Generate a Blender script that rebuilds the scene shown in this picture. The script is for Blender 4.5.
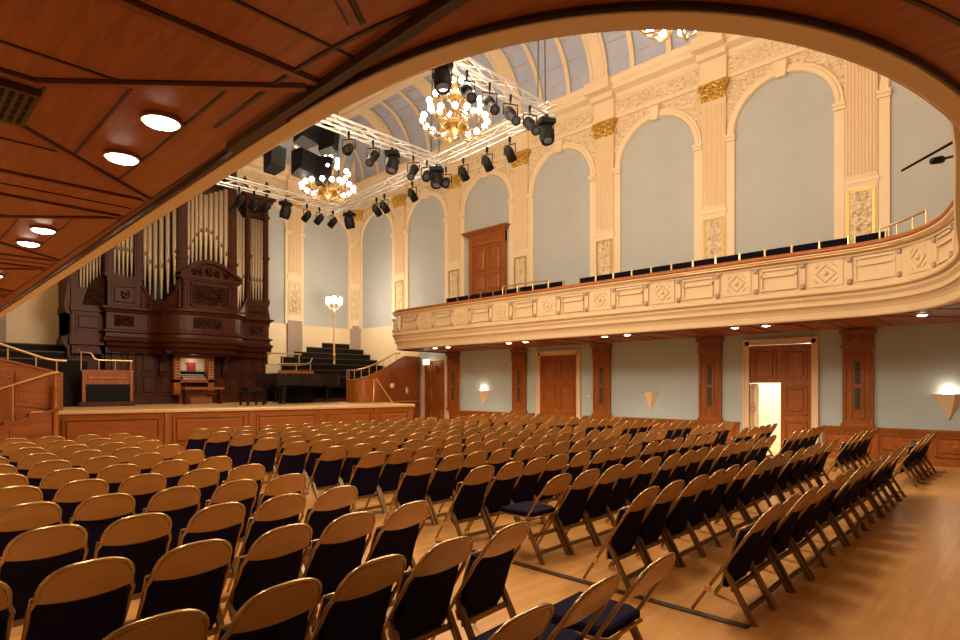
import bpy, math, random
from mathutils import Vector, Matrix
random.seed(7)
for o in list(bpy.data.objects): bpy.data.objects.remove(o)
SC = bpy.context.scene
COL = SC.collection
PI = math.pi
cos, sin, rad = math.cos, math.sin, math.radians

# ------------------------------------------------------------------ camera, world, exposure
cam_data = bpy.data.cameras.new('camera'); cam = bpy.data.objects.new('camera', cam_data); COL.objects.link(cam)
cam.location = (0, 0, 1.7); cam.rotation_euler = (rad(90), 0, rad(-46.3))
cam_data.sensor_width = 36; cam_data.lens = 580/960*36; cam_data.shift_y = 66/960; cam_data.clip_start = .05
SC.camera = cam
W_ = bpy.data.worlds.new('world'); SC.world = W_; W_.use_nodes = True
W_.node_tree.nodes['Background'].inputs[0].default_value = (1, .78, .55, 1)
W_.node_tree.nodes['Background'].inputs[1].default_value = 0.02
VS = SC.view_settings
VS.view_transform = 'Standard'; VS.look = 'None'; VS.gamma = 1; VS.use_curve_mapping = False
VS.exposure = 0.1
SC.cycles.use_denoising = True
SC.cycles.max_bounces = 6; SC.cycles.diffuse_bounces = 4; SC.cycles.glossy_bounces = 3
SC.cycles.sample_clamp_indirect = 4
P_CHAND, P_DOWN, P_SCONCE, P_STAND = 820, 84, 2.6, 300     # lamp powers in watts
WARM = (1, .80, .57)

# ------------------------------------------------------------------ materials
def mat(name, col, rough=.5, metal=0, kind=None, col2=None, scale=1., bump=0., stretch=(1, 1, 1), emit=None, coat=0., spec=None):
    m = bpy.data.materials.new(name); m.use_nodes = True
    nt = m.node_tree; N = nt.nodes; L = nt.links; b = N['Principled BSDF']
    b.inputs['Base Color'].default_value = (*col, 1); b.inputs['Roughness'].default_value = rough
    b.inputs['Metallic'].default_value = metal
    if spec is not None: b.inputs['Specular IOR Level'].default_value = spec
    if coat: b.inputs['Coat Weight'].default_value = coat; b.inputs['Coat Roughness'].default_value = .15
    if emit:
        b.inputs['Emission Color'].default_value = (*emit[0], 1); b.inputs['Emission Strength'].default_value = emit[1]
        m.cycles.emission_sampling = 'NONE'
    if kind:
        tc = N.new('ShaderNodeTexCoord'); mp = N.new('ShaderNodeMapping'); mp.inputs['Scale'].default_value = stretch
        L.new(tc.outputs['Object'], mp.inputs[0])
        if kind == 'noise' or kind == 'wood':
            t = N.new('ShaderNodeTexNoise'); t.inputs['Scale'].default_value = scale
            t.inputs['Detail'].default_value = 6; t.inputs['Roughness'].default_value = .62
            if kind == 'wood': t.inputs['Distortion'].default_value = 1.2
            f = t.outputs['Fac']
        elif kind == 'relief':
            t = N.new('ShaderNodeTexVoronoi'); t.inputs['Scale'].default_value = scale; t.feature = 'SMOOTH_F1'
            f = t.outputs['Distance']
        L.new(mp.outputs[0], t.inputs['Vector'])
        if col2:
            r = N.new('ShaderNodeValToRGB'); r.color_ramp.elements[0].position = .35; r.color_ramp.elements[1].position = .68
            r.color_ramp.elements[0].color = (*col, 1); r.color_ramp.elements[1].color = (*col2, 1)
            L.new(f, r.inputs[0]); L.new(r.outputs[0], b.inputs['Base Color'])
        if bump:
            bp = N.new('ShaderNodeBump'); bp.inputs['Strength'].default_value = min(1, bump); bp.inputs['Distance'].default_value = .10 if kind == 'relief' else .008
            L.new(f, bp.inputs['Height']); L.new(bp.outputs[0], b.inputs['Normal'])
    return m

def floor_mat():
    m = mat('parquet', (.5, .3, .13), .28); nt = m.node_tree; N = nt.nodes; L = nt.links; b = N['Principled BSDF']
    tc = N.new('ShaderNodeTexCoord'); mp = N.new('ShaderNodeMapping'); mp.inputs['Rotation'].default_value = (0, 0, 0)
    L.new(tc.outputs['Object'], mp.inputs[0])
    br = N.new('ShaderNodeTexBrick'); br.inputs['Scale'].default_value = 1
    br.inputs['Brick Width'].default_value = 1.3; br.inputs['Row Height'].default_value = .075
    br.inputs['Mortar Size'].default_value = .0012; br.inputs['Bias'].default_value = 0
    br.inputs['Color1'].default_value = (.64, .345, .115, 1); br.inputs['Color2'].default_value = (.57, .30, .098, 1); br.inputs['Mortar'].default_value = (.40, .20, .065, 1)
    L.new(mp.outputs[0], br.inputs[0])
    n = N.new('ShaderNodeTexNoise'); n.inputs['Scale'].default_value = 2.2; n.inputs['Detail'].default_value = 5
    mp2 = N.new('ShaderNodeMapping'); mp2.inputs['Scale'].default_value = (.6, 6, 1); L.new(tc.outputs['Object'], mp2.inputs[0]); L.new(mp2.outputs[0], n.inputs[0])
    mx = N.new('ShaderNodeMixRGB'); mx.blend_type = 'OVERLAY'; mx.inputs[0].default_value = .35
    L.new(br.outputs['Color'], mx.inputs[1]); L.new(n.outputs['Fac'], mx.inputs[2]); L.new(mx.outputs[0], b.inputs['Base Color'])
    return m

M = {}
M['floor'] = floor_mat()
M['blue'] = mat('blue_grey_paint', (.42, .445, .46), .7, kind='noise', col2=(.46, .485, .49), scale=.9)
M['bluelow'] = mat('pale_blue_paint', (.45, .555, .61), .6)
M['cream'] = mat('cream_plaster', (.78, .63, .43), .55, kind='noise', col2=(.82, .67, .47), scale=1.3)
M['fillet'] = mat('lightened_rim_cream', (.86, .70, .48), .5)  # cream lightened to stand in for light bounced up from the floor
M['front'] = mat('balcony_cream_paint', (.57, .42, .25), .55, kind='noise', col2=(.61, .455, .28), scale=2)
M['relief'] = mat('cream_relief_plaster', (.76, .61, .41), .55, kind='relief', scale=11, bump=1)
M['tan'] = mat('tan_plaster', (.74, .57, .38), .55)
M['greybase'] = mat('grey_brown_paint', (.33, .25, .20), .6)
M['gold'] = mat('gold_leaf', (.66, .39, .07), .35, .5, kind='relief', col2=(.90, .58, .16), scale=16, bump=1)
M['goldflat'] = mat('gilt_frame', (.56, .37, .10), .35, .5)
M['chgold'] = mat('chandelier_gilt', (.20, .105, .025), .35, .5)
M['seatdark'] = mat('dark_balcony_fabric', (.0035, .0032, .008), .9, spec=.1)
M['brass'] = mat('polished_brass', (.75, .52, .25), .28, .9)
M['chairgold'] = mat('gold_enamel_steel', (.44, .245, .078), .38, .25, kind='noise', col2=(.51, .29, .095), scale=3)
M['chairtube'] = mat('gold_lacquered_tube', (.44, .27, .11), .25, .7)
M['chairleg'] = mat('bronze_legs', (.22, .135, .06), .4, .5)
M['navy'] = mat('navy_fabric', (.007, .005, .022), .95, kind='noise', col2=(.013, .010, .040), scale=60, bump=.3, spec=.1)
M['ceilwood'] = mat('stained_ceiling_board', (.25, .066, .014), .36, kind='wood', col2=(.39, .117, .029), scale=2.2, stretch=(9, .8, 1), coat=.12)
M['ceilwood2'] = mat('stained_ceiling_moulding', (.20, .052, .012), .34, kind='wood', col2=(.30, .088, .022), scale=3, stretch=(2, 2, 1), coat=.12)
M['darkwood'] = mat('dark_edge_wood', (.035, .012, .006), .35)
M['oak'] = mat('varnished_oak', (.25, .070, .011), .4, kind='wood', col2=(.38, .125, .022), scale=2.5, stretch=(5, 5, .7), spec=.35)
M['oakdoor'] = mat('varnished_door_wood', (.25, .068, .011), .36, kind='wood', col2=(.37, .115, .021), scale=2.5, stretch=(5, 5, .6), coat=.08)
M['oakflat'] = mat('varnished_oak_front', (.22, .060, .009), .42, kind='wood', col2=(.31, .095, .016), scale=2.5, stretch=(.7, 4, 5), spec=.3)
M['fret'] = mat('dark_fretwork', (.06, .05, .035), .6)
M['organ'] = mat('organ_mahogany', (.046, .0115, .0042), .42, kind='wood', col2=(.076, .019, .007), scale=2, stretch=(5, 5, .7), spec=.2)
M['carve'] = mat('organ_carving', (.036, .010, .004), .45, kind='relief', scale=16, bump=1, spec=.2)
M['pipe'] = mat('organ_pipe_metal', (.50, .41, .29), .42, .35)
M['stagefl'] = mat('stage_boards', (.58, .38, .19), .4, kind='wood', col2=(.66, .45, .24), scale=2, stretch=(.7, 6, 1))
M['black'] = mat('black_lacquer', (.006, .005, .005), .3, spec=.3)
M['pianoc'] = mat('piano_black', (.012, .008, .009), .35, spec=.3)
M['matte'] = mat('matte_black', (.004, .004, .004), .6, spec=.15)
M['cloth'] = mat('black_speaker_grille', (.005, .005, .005), .8, spec=.1)
M['bench'] = mat('dark_bench_wood', (.006, .004, .003), .6, spec=.15)
M['benchtop'] = mat('pale_bench_edge', (.05, .04, .03), .5)  # top rails paler than the bench wood
M['silver'] = mat('aluminium_truss', (.56, .55, .54), .36, .6)
M['cable'] = mat('black_cable', (.02, .02, .02), .6)
M['sky'] = mat('blue_grey_glazing', (.40, .46, .64), .45, kind='noise', col2=(.47, .53, .71), scale=1.5)
M['bulb'] = mat('glowing_bulb', (1, .9, .7), .5, emit=((1, .84, .58), 22))
M['lampdisc'] = mat('glowing_downlight', (1, .9, .75), .5, emit=((1, .86, .66), 14))
M['sign'] = mat('lit_exit_sign', (.9, .95, .9), .5, emit=((.85, 1, .95), 2.2))
M['signgreen'] = mat('exit_sign_green', (.05, .3, .15), .5)
M['white'] = mat('white_plastic', (.75, .72, .66), .4)
M['paper'] = mat('music_paper', (.8, .74, .62), .7)
M['red'] = mat('red_cover', (.45, .03, .03), .6)
M['ivory'] = mat('ivory_keys', (.75, .68, .55), .4)
M['rail'] = mat('steel_floor_strip', (.11, .09, .075), .35, .6)
M['vent'] = mat('antique_brass_grille', (.10, .062, .022), .5, .6)
M['room'] = mat('bright_passage_paint', (.9, .86, .74), .7)
M['lens'] = mat('glass_lens', (.08, .08, .1), .1, .3)

# ------------------------------------------------------------------ mesh builder
class MB:
    def __init__(s): s.v = []; s.f = []; s.sm = []; s.X = Matrix()
    def add(s, vs, fs, smooth=False):
        n = len(s.v); s.v += [s.X @ Vector(v) for v in vs]
        for f in fs: s.f.append([i+n for i in f]); s.sm.append(smooth)
        return s
    def box(s, x0, x1, y0, y1, z0, z1, bev=0.):
        if bev > 0:
            b = min(bev, abs(x1-x0)*.45, abs(y1-y0)*.45, abs(z1-z0)*.45)
            vs = []; ids = {}
            for ix, (x, dx) in enumerate(((x0, b), (x1, -b))):
                for iy, (y, dy) in enumerate(((y0, b), (y1, -b))):
                    for iz, (z, dz) in enumerate(((z0, b), (z1, -b))):
                        ids[ix, iy, iz] = len(vs); vs += [(x, y+dy, z+dz), (x+dx, y, z+dz), (x+dx, y+dy, z)]
            fs = []
            q = ((0, 0), (1, 0), (1, 1), (0, 1))
            for e in (0, 1):
                for a, mk in ((0, lambda p: (e, *p)), (1, lambda p: (p[0], e, p[1])), (2, lambda p: (*p, e))):
                    r = [ids[mk(p)]+a for p in q]; flip = (e == 0) != (a == 1)
                    fs.append(r[::-1] if flip else r)
            for u in (0, 1):
                for w in (0, 1):
                    for a, mk in ((0, lambda t: (t, u, w)), (1, lambda t: (u, t, w)), (2, lambda t: (u, w, t))):
                        o1, o2 = [k for k in (0, 1, 2) if k != a]
                        fs.append([ids[mk(0)]+o1, ids[mk(1)]+o1, ids[mk(1)]+o2, ids[mk(0)]+o2])
            for k in ids.values(): fs.append([k, k+1, k+2])
            return s.add(vs, fs)
        vs = [(x, y, z) for x in (x0, x1) for y in (y0, y1) for z in (z0, z1)]
        return s.add(vs, [(0, 1, 3, 2), (4, 6, 7, 5), (0, 4, 5, 1), (2, 3, 7, 6), (0, 2, 6, 4), (1, 5, 7, 3)])
    def cbox(s, c, d, bev=0.):
        return s.box(c[0]-d[0]/2, c[0]+d[0]/2, c[1]-d[1]/2, c[1]+d[1]/2, c[2]-d[2]/2, c[2]+d[2]/2, bev)
    def hexa(s, p): return s.add(p, [(0, 3, 2, 1), (4, 5, 6, 7), (0, 1, 5, 4), (1, 2, 6, 5), (2, 3, 7, 6), (3, 0, 4, 7)])
    def tube(s, pts, r, n=8, closed=False, smooth=True):
        pts = [Vector(p) for p in pts]; k = len(pts); rs = r if isinstance(r, (list, tuple)) else [r]*k
        vs = []; prev = None
        for i, p in enumerate(pts):
            if closed: t = pts[(i+1) % k]-pts[i-1]
            else: t = pts[min(i+1, k-1)]-pts[max(i-1, 0)]
            t.normalize()
            if prev is None:
                a = Vector((0, 0, 1)) if abs(t.z) < .9 else Vector((1, 0, 0)); u = t.cross(a).normalized()
            else: u = (prev - t*prev.dot(t)).normalized()
            prev = u; w = t.cross(u)
            for j in range(n):
                a = 2*PI*j/n; vs.append(p+(u*cos(a)+w*sin(a))*rs[i])
        fs = []
        for i in range(k if closed else k-1):
            a, b = i*n, ((i+1) % k)*n
            for j in range(n): fs.append((a+j, a+(j+1) % n, b+(j+1) % n, b+j))
        s.add(vs, fs, smooth)
        if not closed: s.add([vs[j] for j in range(n)], [list(range(n))[::-1]]); s.add(vs[-n:], [list(range(n))])
        return s
    def lathe(s, prof, c=(0, 0, 0), n=16, smooth=True, a0=0, a1=2*PI):
        full = abs(a1-a0-2*PI) < 1e-6; m = n if full else n+1; vs = []
        for r, z in prof:
            for j in range(m):
                a = a0+(a1-a0)*j/n; vs.append((c[0]+r*cos(a), c[1]+r*sin(a), c[2]+z))
        fs = []
        for i in range(len(prof)-1):
            for j in range(n): fs.append((i*m+j, i*m+(j+1) % m, (i+1)*m+(j+1) % m, (i+1)*m+j))
        return s.add(vs, fs, smooth)
    def sphere(s, c, r, n=10): return s.lathe([(r*sin(PI*i/(n//2+1)), -r*cos(PI*i/(n//2+1))) for i in range(n//2+2)], c, n)
    def prism(s, poly, fn, d0, d1):
        n = len(poly); vs = [fn(a, b, d0) for a, b in poly]+[fn(a, b, d1) for a, b in poly]
        return s.add(vs, [list(range(n))[::-1], list(range(n, 2*n))]+[(i, (i+1) % n, n+(i+1) % n, n+i) for i in range(n)])
    def sweep(s, path, prof, smooth=False, closed_prof=False):
        """path: [(x,y,nx,ny)]; prof: [(offset along normal, z)]"""
        k = len(prof); vs = [(x+o*nx, y+o*ny, z) for x, y, nx, ny in path for o, z in prof]; fs = []
        for i in range(len(path)-1):
            for j in range(k if closed_prof else k-1):
                j2 = (j+1) % k; fs.append((i*k+j, (i+1)*k+j, (i+1)*k+j2, i*k+j2))
        s.add(vs, fs, smooth)
        if closed_prof: s.add(vs[:k], [list(range(k))]); s.add(vs[-k:], [list(range(k))[::-1]])
        return s
    def build(s, name, m, parent=None, **props):
        off = Vector((0, 0, 0)); p = parent
        while p is not None: off += p.location; p = p.parent
        me = bpy.data.meshes.new(name); me.from_pydata([v-off for v in s.v], [], s.f); me.materials.append(m)
        me.polygons.foreach_set('use_smooth', s.sm); me.update()
        o = bpy.data.objects.new(name, me); COL.objects.link(o); o.parent = parent
        for k, v in props.items(): o[k] = v
        return o
def thing(name, loc, label, cat, group=None, rz=0):
    o = bpy.data.objects.new(name, None); COL.objects.link(o); o.location = loc; o.rotation_euler = (0, 0, rz); o.empty_display_size = .2
    return tag(o, label, cat, group)
def tag(o, label, cat, group=None):
    o['label'] = label; o['category'] = cat
    if group: o['group'] = group
    return o
def struct(mb, name, m, parent=None):
    o = mb.build(name, m, parent)
    if parent is None: o['kind'] = 'structure'
    return o
def copy_tree(o, parent=None):
    c = o.copy(); COL.objects.link(c)
    if parent: c.parent = parent
    for ch in (KIDS[o.name] if o.name in KIDS else o.children): copy_tree(ch, c)
    return c
KIDS = {}
def freeze(o):                                     # remember children so that copying stays quick
    KIDS[o.name] = list(o.children)
    for ch in KIDS[o.name]: freeze(ch)
def resample(pts, step):
    out = [Vector(pts[0])]; acc = 0
    for a, b in zip(pts, pts[1:]):
        a, b = Vector(a), Vector(b); d = (b-a).length
        if d < 1e-9: continue
        t = step-acc
        while t <= d: out.append(a+(b-a)*t/d); t += step
        acc = (acc+d) % step
    out.append(Vector(pts[-1])); return out
def with_normals(pts):                             # left-hand normals of a plan path
    out = []
    for i, p in enumerate(pts):
        t = (Vector(pts[min(i+1, len(pts)-1)])-Vector(pts[max(i-1, 0)])); t.normalize()
        out.append((p[0], p[1], -t.y, t.x))
    return out
def point_light(name, loc, power, parent, r=.1, col=WARM):
    l = bpy.data.lights.new(name, 'POINT'); l.energy = power; l.color = col; l.shadow_soft_size = r
    o = bpy.data.objects.new(name, l); COL.objects.link(o); o.parent = parent
    off = Vector((0, 0, 0)); p = parent
    while p is not None: off += p.location; p = p.parent
    o.location = Vector(loc)-off; return o

# ------------------------------------------------------------------ main dimensions
XW, YE, XL, YB = 15.67, 23.0, -1.4, -3.2           # right wall, end wall, near side wall, wall behind
B = 3.36                                           # bay length
PY = [2.86+B*k for k in range(-1, 6)]              # pilasters along the right wall
ZS = 3.0                                           # balcony soffit
ORD = ['first', 'second', 'third', 'fourth', 'fifth', 'sixth', 'seventh', 'eighth', 'ninth', 'tenth', 'eleventh', 'twelfth', 'thirteenth', 'fourteenth', 'fifteenth', 'sixteenth',
       'seventeenth', 'eighteenth', 'nineteenth', 'twentieth', 'twenty-first', 'twenty-second', 'twenty-third', 'twenty-fourth', 'twenty-fifth', 'twenty-sixth', 'twenty-seventh', 'twenty-eighth', 'twenty-ninth', 'thirtieth']

# ------------------------------------------------------------------ setting: floor, walls, ceiling
struct(MB().box(XL, XW+.2, YB, YE, -.1, 0), 'floor', M['floor'])
DY0, DY1, DZ = 3.88, 5.32, 2.74                    # the half-open door's opening
w = MB()
w.box(XW, XW+.25, YB, DY0, 0, 3.1); w.box(XW, XW+.25, DY1, YE, 0, 3.1); w.box(XW, XW+.25, DY0, DY1, DZ, 3.1)
struct(w, 'wall_right', M['bluelow'])
struct(MB().box(XW, XW+.25, YB, YE, 3.1, 13), 'wall_right', M['cream'])
struct(MB().box(XL, XW+.25, YE, YE+.25, 0, 13), 'wall_end', M['cream'])
struct(MB().box(XL-.25, XL, YB, YE, 0, 13), 'wall_left', M['cream'])
struct(MB().box(XL, XW+.25, YB-.25, YB, 0, 13), 'wall_back', M['cream'])
struct(MB().box(XL, XW+.25, YB-.25, YE+.25, 12.95, 13.1), 'ceiling', M['cream'])
struct(MB().box(XW-.02, XW, 18.45, YE, 0, 3.1), 'wall_right', M['cream'])
# passage beyond the half-open door
w = MB().box(XW+.25, XW+2.6, 3.2, 6.2, -.1, 0); struct(w, 'floor', M['stagefl'])
w = MB(); w.box(XW+2.6, XW+2.7, 3.2, 6.2, 0, 3); w.box(XW+.25, XW+2.6, 3.1, 3.2, 0, 3); w.box(XW+.25, XW+2.6, 6.2, 6.3, 0, 3); w.box(XW+.25, XW+2.7, 3.1, 6.3, 3, 3.1)
struct(w, 'wall_passage', M['room'])
pl = thing('ceiling_lamp', (XW+1.5, 4.8, 2.96), 'white round ceiling lamp in the passage behind the half-open door', 'lamp')
MB().lathe([(0, -.06), (.12, -.05), (.16, 0), (.16, .03)], (XW+1.5, 4.8, 2.96), 20).build('shade', M['lampdisc'], pl)
point_light('lamp_light', (XW+1.5, 4.4, 2.7), 170, pl, .1, (1, .9, .7))

# coves between cornice and flat ceiling, on both sides and at the end
COVE = [(XW-.35-1.75*(1-cos(t*PI/2)), 10.9+2.0*sin(t*PI/2)) for t in [i/12 for i in range(13)]]
def cove_r(y): return [(x, y, z) for x, z in COVE]
YC = YE-.3
def off_in(i): return XW-.35-COVE[i][0]
w = MB()
vs = [];  n = len(COVE)
for i, (x, z) in enumerate(COVE): vs += [(x+.03, YB, z+.03), (x+.03, YC-off_in(i)+.03, z+.03)]
w.add(vs, [(2*i, 2*i+1, 2*i+3, 2*i+2) for i in range(n-1)], True)
struct(w, 'ceiling_cove', M['sky'])
w = MB(); vs = []
XLc = XL+.35
for i, (x, z) in enumerate(COVE): vs += [(x+.03, YC-off_in(i)+.03, z+.03), (XLc+off_in(i)-.03, YC-off_in(i)+.03, z+.03)]
w.add(vs, [(2*i, 2*i+1, 2*i+3, 2*i+2) for i in range(n-1)], True)
struct(w, 'ceiling_cove', M['sky'])
w = MB(); vs = []
for i, (x, z) in enumerate(COVE): vs += [(XLc+off_in(i)-.03, YB, z+.03), (XLc+off_in(i)-.03, YC-off_in(i)+.03, z+.03)]
w.add(vs, [(2*i, 2*i+1, 2*i+3, 2*i+2) for i in range(n-1)], True)
struct(w, 'ceiling_cove', M['sky'])
def rib(w, y, wd, dp):
    path = []
    for i in range(n):
        x, z = COVE[i]; a = i/(n-1)*PI/2
        path.append((x, z, -cos(a)*.9, -sin(a)*.9))
    vs = []
    for x, z, nx, nz in path: vs += [(x, y-wd/2, z), (x+nx*dp, y-wd/2, z+nz*dp), (x+nx*dp, y+wd/2, z+nz*dp), (x, y+wd/2, z)]
    w.add(vs, [(4*i+j, 4*i+j+1, 4*i+j+5, 4*i+j+4) for i in range(n-1) for j in range(3)])
def rib_end(w, xx, wd, dp):
    vs = []
    for i in range(n):
        x, z = COVE[i]; a = i/(n-1)*PI/2; y = YC-off_in(i)
        vs += [(xx-wd/2, y, z), (xx-wd/2, y-cos(a)*dp, z-sin(a)*dp), (xx+wd/2, y-cos(a)*dp, z-sin(a)*dp), (xx+wd/2, y, z)]
    w.add(vs, [(4*i+j, 4*i+j+1, 4*i+j+5, 4*i+j+4) for i in range(n-1) for j in range(3)])
w = MB()
for y in PY:
    if y > 0:
        rib(w, y, .62, .09); rib(w, y-.2, .05, .13); rib(w, y+.2, .05, .13)
    for k in (1, 2): rib(w, y+B*k/3, .14, .07)
struct(w, 'trim_1', M['cream'])
w = MB()
for x in (12.54, 9.38, 6.2, 3.05):
    rib_end(w, x, .62, .09)
for x in (14.6, 13.6, 11.5, 10.45, 8.3, 7.3, 5.2, 4.1): rib_end(w, x, .14, .07)
rib_end(w, 15.2, .25, .1)
struct(w, 'trim_2', M['cream'])
w = MB()
for i in (2, 4, 6, 8, 10):
    x, z = COVE[i]; a = i/(n-1)*PI/2
    w.tube([(x, YB, z), (x, YC-off_in(i), z)], .014, 5); w.tube([(x, YC-off_in(i), z), (XLc+off_in(i), YC-off_in(i), z)], .014, 5)
struct(w, 'trim_3', M['tan'])
# moulding at the top of the coves, with a decorated flat ceiling border
xt = COVE[-1][0]; yt = YC-off_in(n-1)
w = MB(); w.box(xt-.28, xt+.04, YB, yt, 12.72, 12.95); w.box(xt-.5, xt-.28, YB, yt, 12.82, 12.95); w.box(1, xt, yt-.04, yt+.28, 12.72, 12.95)
w.box(xt-2.2, xt-2.0, YB, yt-1.6, 12.8, 12.95)
struct(w, 'trim_4', M['cream'])
w = MB()
for k in range(26):
    y = yt-.9-k*.78
    for sg in (1, -1):
        pts = [(xt-1.25+sg*(.62-.045*i)*cos(i*.62)*.8, y+.36*sg+(.34-.024*i)*sin(i*.62), 12.93) for i in range(13)]
        w.tube(pts, .035, 5)
struct(w, 'trim_5', M['tan'])

# entablature on the upper walls
CORN = [(0, 9.85), (.05, 9.85), (.05, 9.95), (.03, 9.97), (.03, 10.42), (.09, 10.48), (.12, 10.55), (.34, 10.62), (.36, 10.72), (.42, 10.78), (.47, 10.90), (.47, 10.95), (0, 10.95)]
path = with_normals([(XW, YB), (XW, YE)])
w = MB().sweep(path, CORN); w.sweep(with_normals([(XW, YE), (XL, YE)]), CORN)
struct(w, 'trim_6', M['cream'])
def scroll(w, fn, u0, u1, v0, v1, r=.018):
    """pairs of spiral scrolls filling a band"""
    h = (v1-v0); k = max(1, int(round((u1-u0)/(h*1.05)))); du = (u1-u0)/k
    for i in range(k):
        uc = u0+du*(i+.5); sg = 1 if i % 2 else -1
        w.tube([fn(uc+(.46-.03*j)*h*cos(sg*j*.6+1), v0+h/2+(.46-.03*j)*h*sin(sg*j*.6+1)) for j in range(14)], r, 4)
        for j in range(3):
            a = j*2.1+i; w.tube([fn(uc+.1*h*cos(a), v0+h/2+.1*h*sin(a)), fn(uc+.42*h*cos(a+.3), v0+h/2+.42*h*sin(a+.3))], [r*1.7, r*.8], 4)
w = MB()
for k in range(len(PY)):
    scroll(w, lambda u, v: (XW-.035, u, v), PY[k]+.4, PY[k]+B-.4, 10.0, 10.40, .02)
scroll(w, lambda u, v: (u, YE-.035, v), 12.95, 15.2, 10.0, 10.40, .02); scroll(w, lambda u, v: (u, YE-.035, v), 9.8, 12.15, 10.0, 10.40, .02)
struct(w, 'trim_7', M['cream'])
w = MB(); w.box(XW-.036, XW, YB, YE, 9.99, 10.41); w.box(XL, XW, YE-.036, YE, 9.99, 10.41); w.box(XW-.008, XW, YB, YE, 8.5, 9.84); w.box(XL, XW, YE-.008, YE, 8.5, 9.84)
struct(w, 'trim_11', M['relief'])

# ------------------------------------------------------------------ pilasters with gold capitals
def pilaster_mesh(root, z0):
    """local frame: wall plane is y=0, pilaster projects to -y, runs along x; origin at z=0"""
    w = MB(); w.box(-.32, .32, -.10, 0, 6.42, 9.3); w.box(-.34, .34, -.115, 0, 9.3, 9.36)
    k = 9
    for i in range(k): x = -.27+.54*i/(k-1); w.lathe([(.021, 6.55), (.021, 9.22)], (x, -.10, 0), 6)
    w.build('shaft', M['tan'], root)
    w = MB(); w.box(-.36, .36, -.13, 0, 6.34, 6.42); w.box(-.34, .34, -.11, 0, 6.28, 6.34); w.box(-.32, .32, -.10, 0, z0, 6.28)
    w.build('pedestal', M['cream'], root)
    w = MB()
    zz0 = max(z0+.25, 4.7)
    for a in (-.25, .25): w.box(a-.03, a+.03, -.125, -.10, zz0, 6.2)
    w.box(-.25, .25, -.125, -.10, 6.14, 6.2); w.box(-.25, .25, -.125, -.10, zz0, zz0+.06)
    w.build('gilt_frame', M['goldflat'], root)
    w = MB(); w.box(-.21, .21, -.112, -.10, zz0+.06, 6.14)
    scroll(w, lambda u, v: ((v-(zz0+.06))*0+u, -.115, v), -.2, .2, zz0+.1, zz0+.45, .014)
    for j in range(4): scroll(w, lambda u, v: (u, -.115, v), -.2, .2, zz0+.1+j*.34, zz0+.42+j*.34, .014)
    w.build('carved_panel', M['relief'], root)
    # capital
    w = MB(); w.prism([(-.27, 9.42), (.27, 9.42), (.36, 9.72), (.40, 9.74), (.40, 9.86), (-.40, 9.86), (-.40, 9.74), (-.36, 9.72)], lambda a, b, d: (a, d, b), -.15, 0)
    for row, (zb, hh, cnt, wd) in enumerate(((9.36, .19, 6, .54), (9.46, .2, 5, .5), (9.55, .2, 6, .56))):
        for i in range(cnt):
            x = -wd/2+wd*i/(cnt-1); pr = -.115-.025*row
            w.add([(x-.055, pr, zb), (x+.055, pr, zb), (x+.065, pr-.05, zb+hh*.6), (x-.065, pr-.04, zb+hh*.6), (x+.04, pr-.12, zb+hh), (x-.04, pr-.12, zb+hh), (x, pr-.13, zb+hh*.8)],
                  [(0, 1, 2, 3), (3, 2, 4, 5), (5, 4, 6)])
    for sx in (-1, 1):
        w.tube([(sx*(.31+.085*(1-j/13)*cos(j*.7)), -.19, 9.66+.085*(1-j/13)*sin(j*.7)) for j in range(13)], .026, 5)
    w.tube([(.1*cos(a*.9)*(1-a/10), -.19, 9.68+.07*sin(a*.9)*(1-a/10)) for a in range(9)], .026, 5)
    w.build('capital', M['gold'], root)
    w = MB(); w.box(-.35, .35, -.14, 0, 9.86, 10.45); w.box(-.42, .42, -.58, -.0, 10.62, 10.95); w.box(-.39, .39, -.3, 0, 10.45, 10.62)
    w.lathe([(.12, 0), (.09, .03), (0, .05)], (0, 0, 0), 12) if False else None
    w.build('entablature_block', M['cream'], root)
plabels = ['fluted cream pilaster at the balcony corner beside the black boom pole', 'fluted cream pilaster with gilt panel beside the brass balcony rail',
           'cream pilaster with gold capital, second from the brass corner rail', 'cream pilaster with gold capital, third from the brass corner rail',
           'cream pilaster with gold capital on the boom-pole side of upper double door', 'cream pilaster with gold capital on the stage side of upper double door',
           'last cream pilaster before the corner pilaster on the balcony wall']
def full_pilaster(loc, rz, label, z0=4.5):
    t = thing('pilaster', (0, 0, 0), label, 'pilaster', 'cream pilasters of the upper walls'); pilaster_mesh(t, z0)
    t.location = loc; t.rotation_euler = (0, 0, rz); return t
p0 = full_pilaster((XW, PY[0], 0), -PI/2, plabels[0]); freeze(p0)
# wall at +x: local -y must point to -x
p0.rotation_euler = (0, 0, -PI/2)
def dup_pil(loc, rz, label):
    c = copy_tree(p0); c.location = loc; c.rotation_euler = (0, 0, rz); c['label'] = label
    if rz > -PI/2+.01:                             # the gilding of the panels stops before the end wall
        global plain
        for q in c.children:
            if q.name.startswith('gilt_frame'):
                if plain is None: plain = q.data.copy(); plain.materials[0] = M['tan']
                q.data = plain; q.name = 'panel_frame'
    return c
plain = None
for k in range(1, 7): dup_pil((XW, PY[k], 0), -PI/2, plabels[k])
cp_ = dup_pil((XW-.14, YE-.14, 0), -PI/4, 'corner pilaster with gold capital above the dark choir benches')
cp_.scale = (1.3, 1, 1)
dup_pil((12.5, YE, 0), 0, 'end-wall pilaster with gold capital between the tall lamp and the organ')
dup_pil((9.34, YE, 0), 0, 'end-wall pilaster half hidden behind the organ case')
dup_pil((2.5, YE, 0), 0, 'end-wall pilaster on the stairs side of the organ')
for x in (12.5, 9.34, 2.5):
    struct(MB().box(x-.33, x+.33, YE-.11, YE, 1.1, 4.5), 'wall_pier', M['greybase'])
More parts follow.
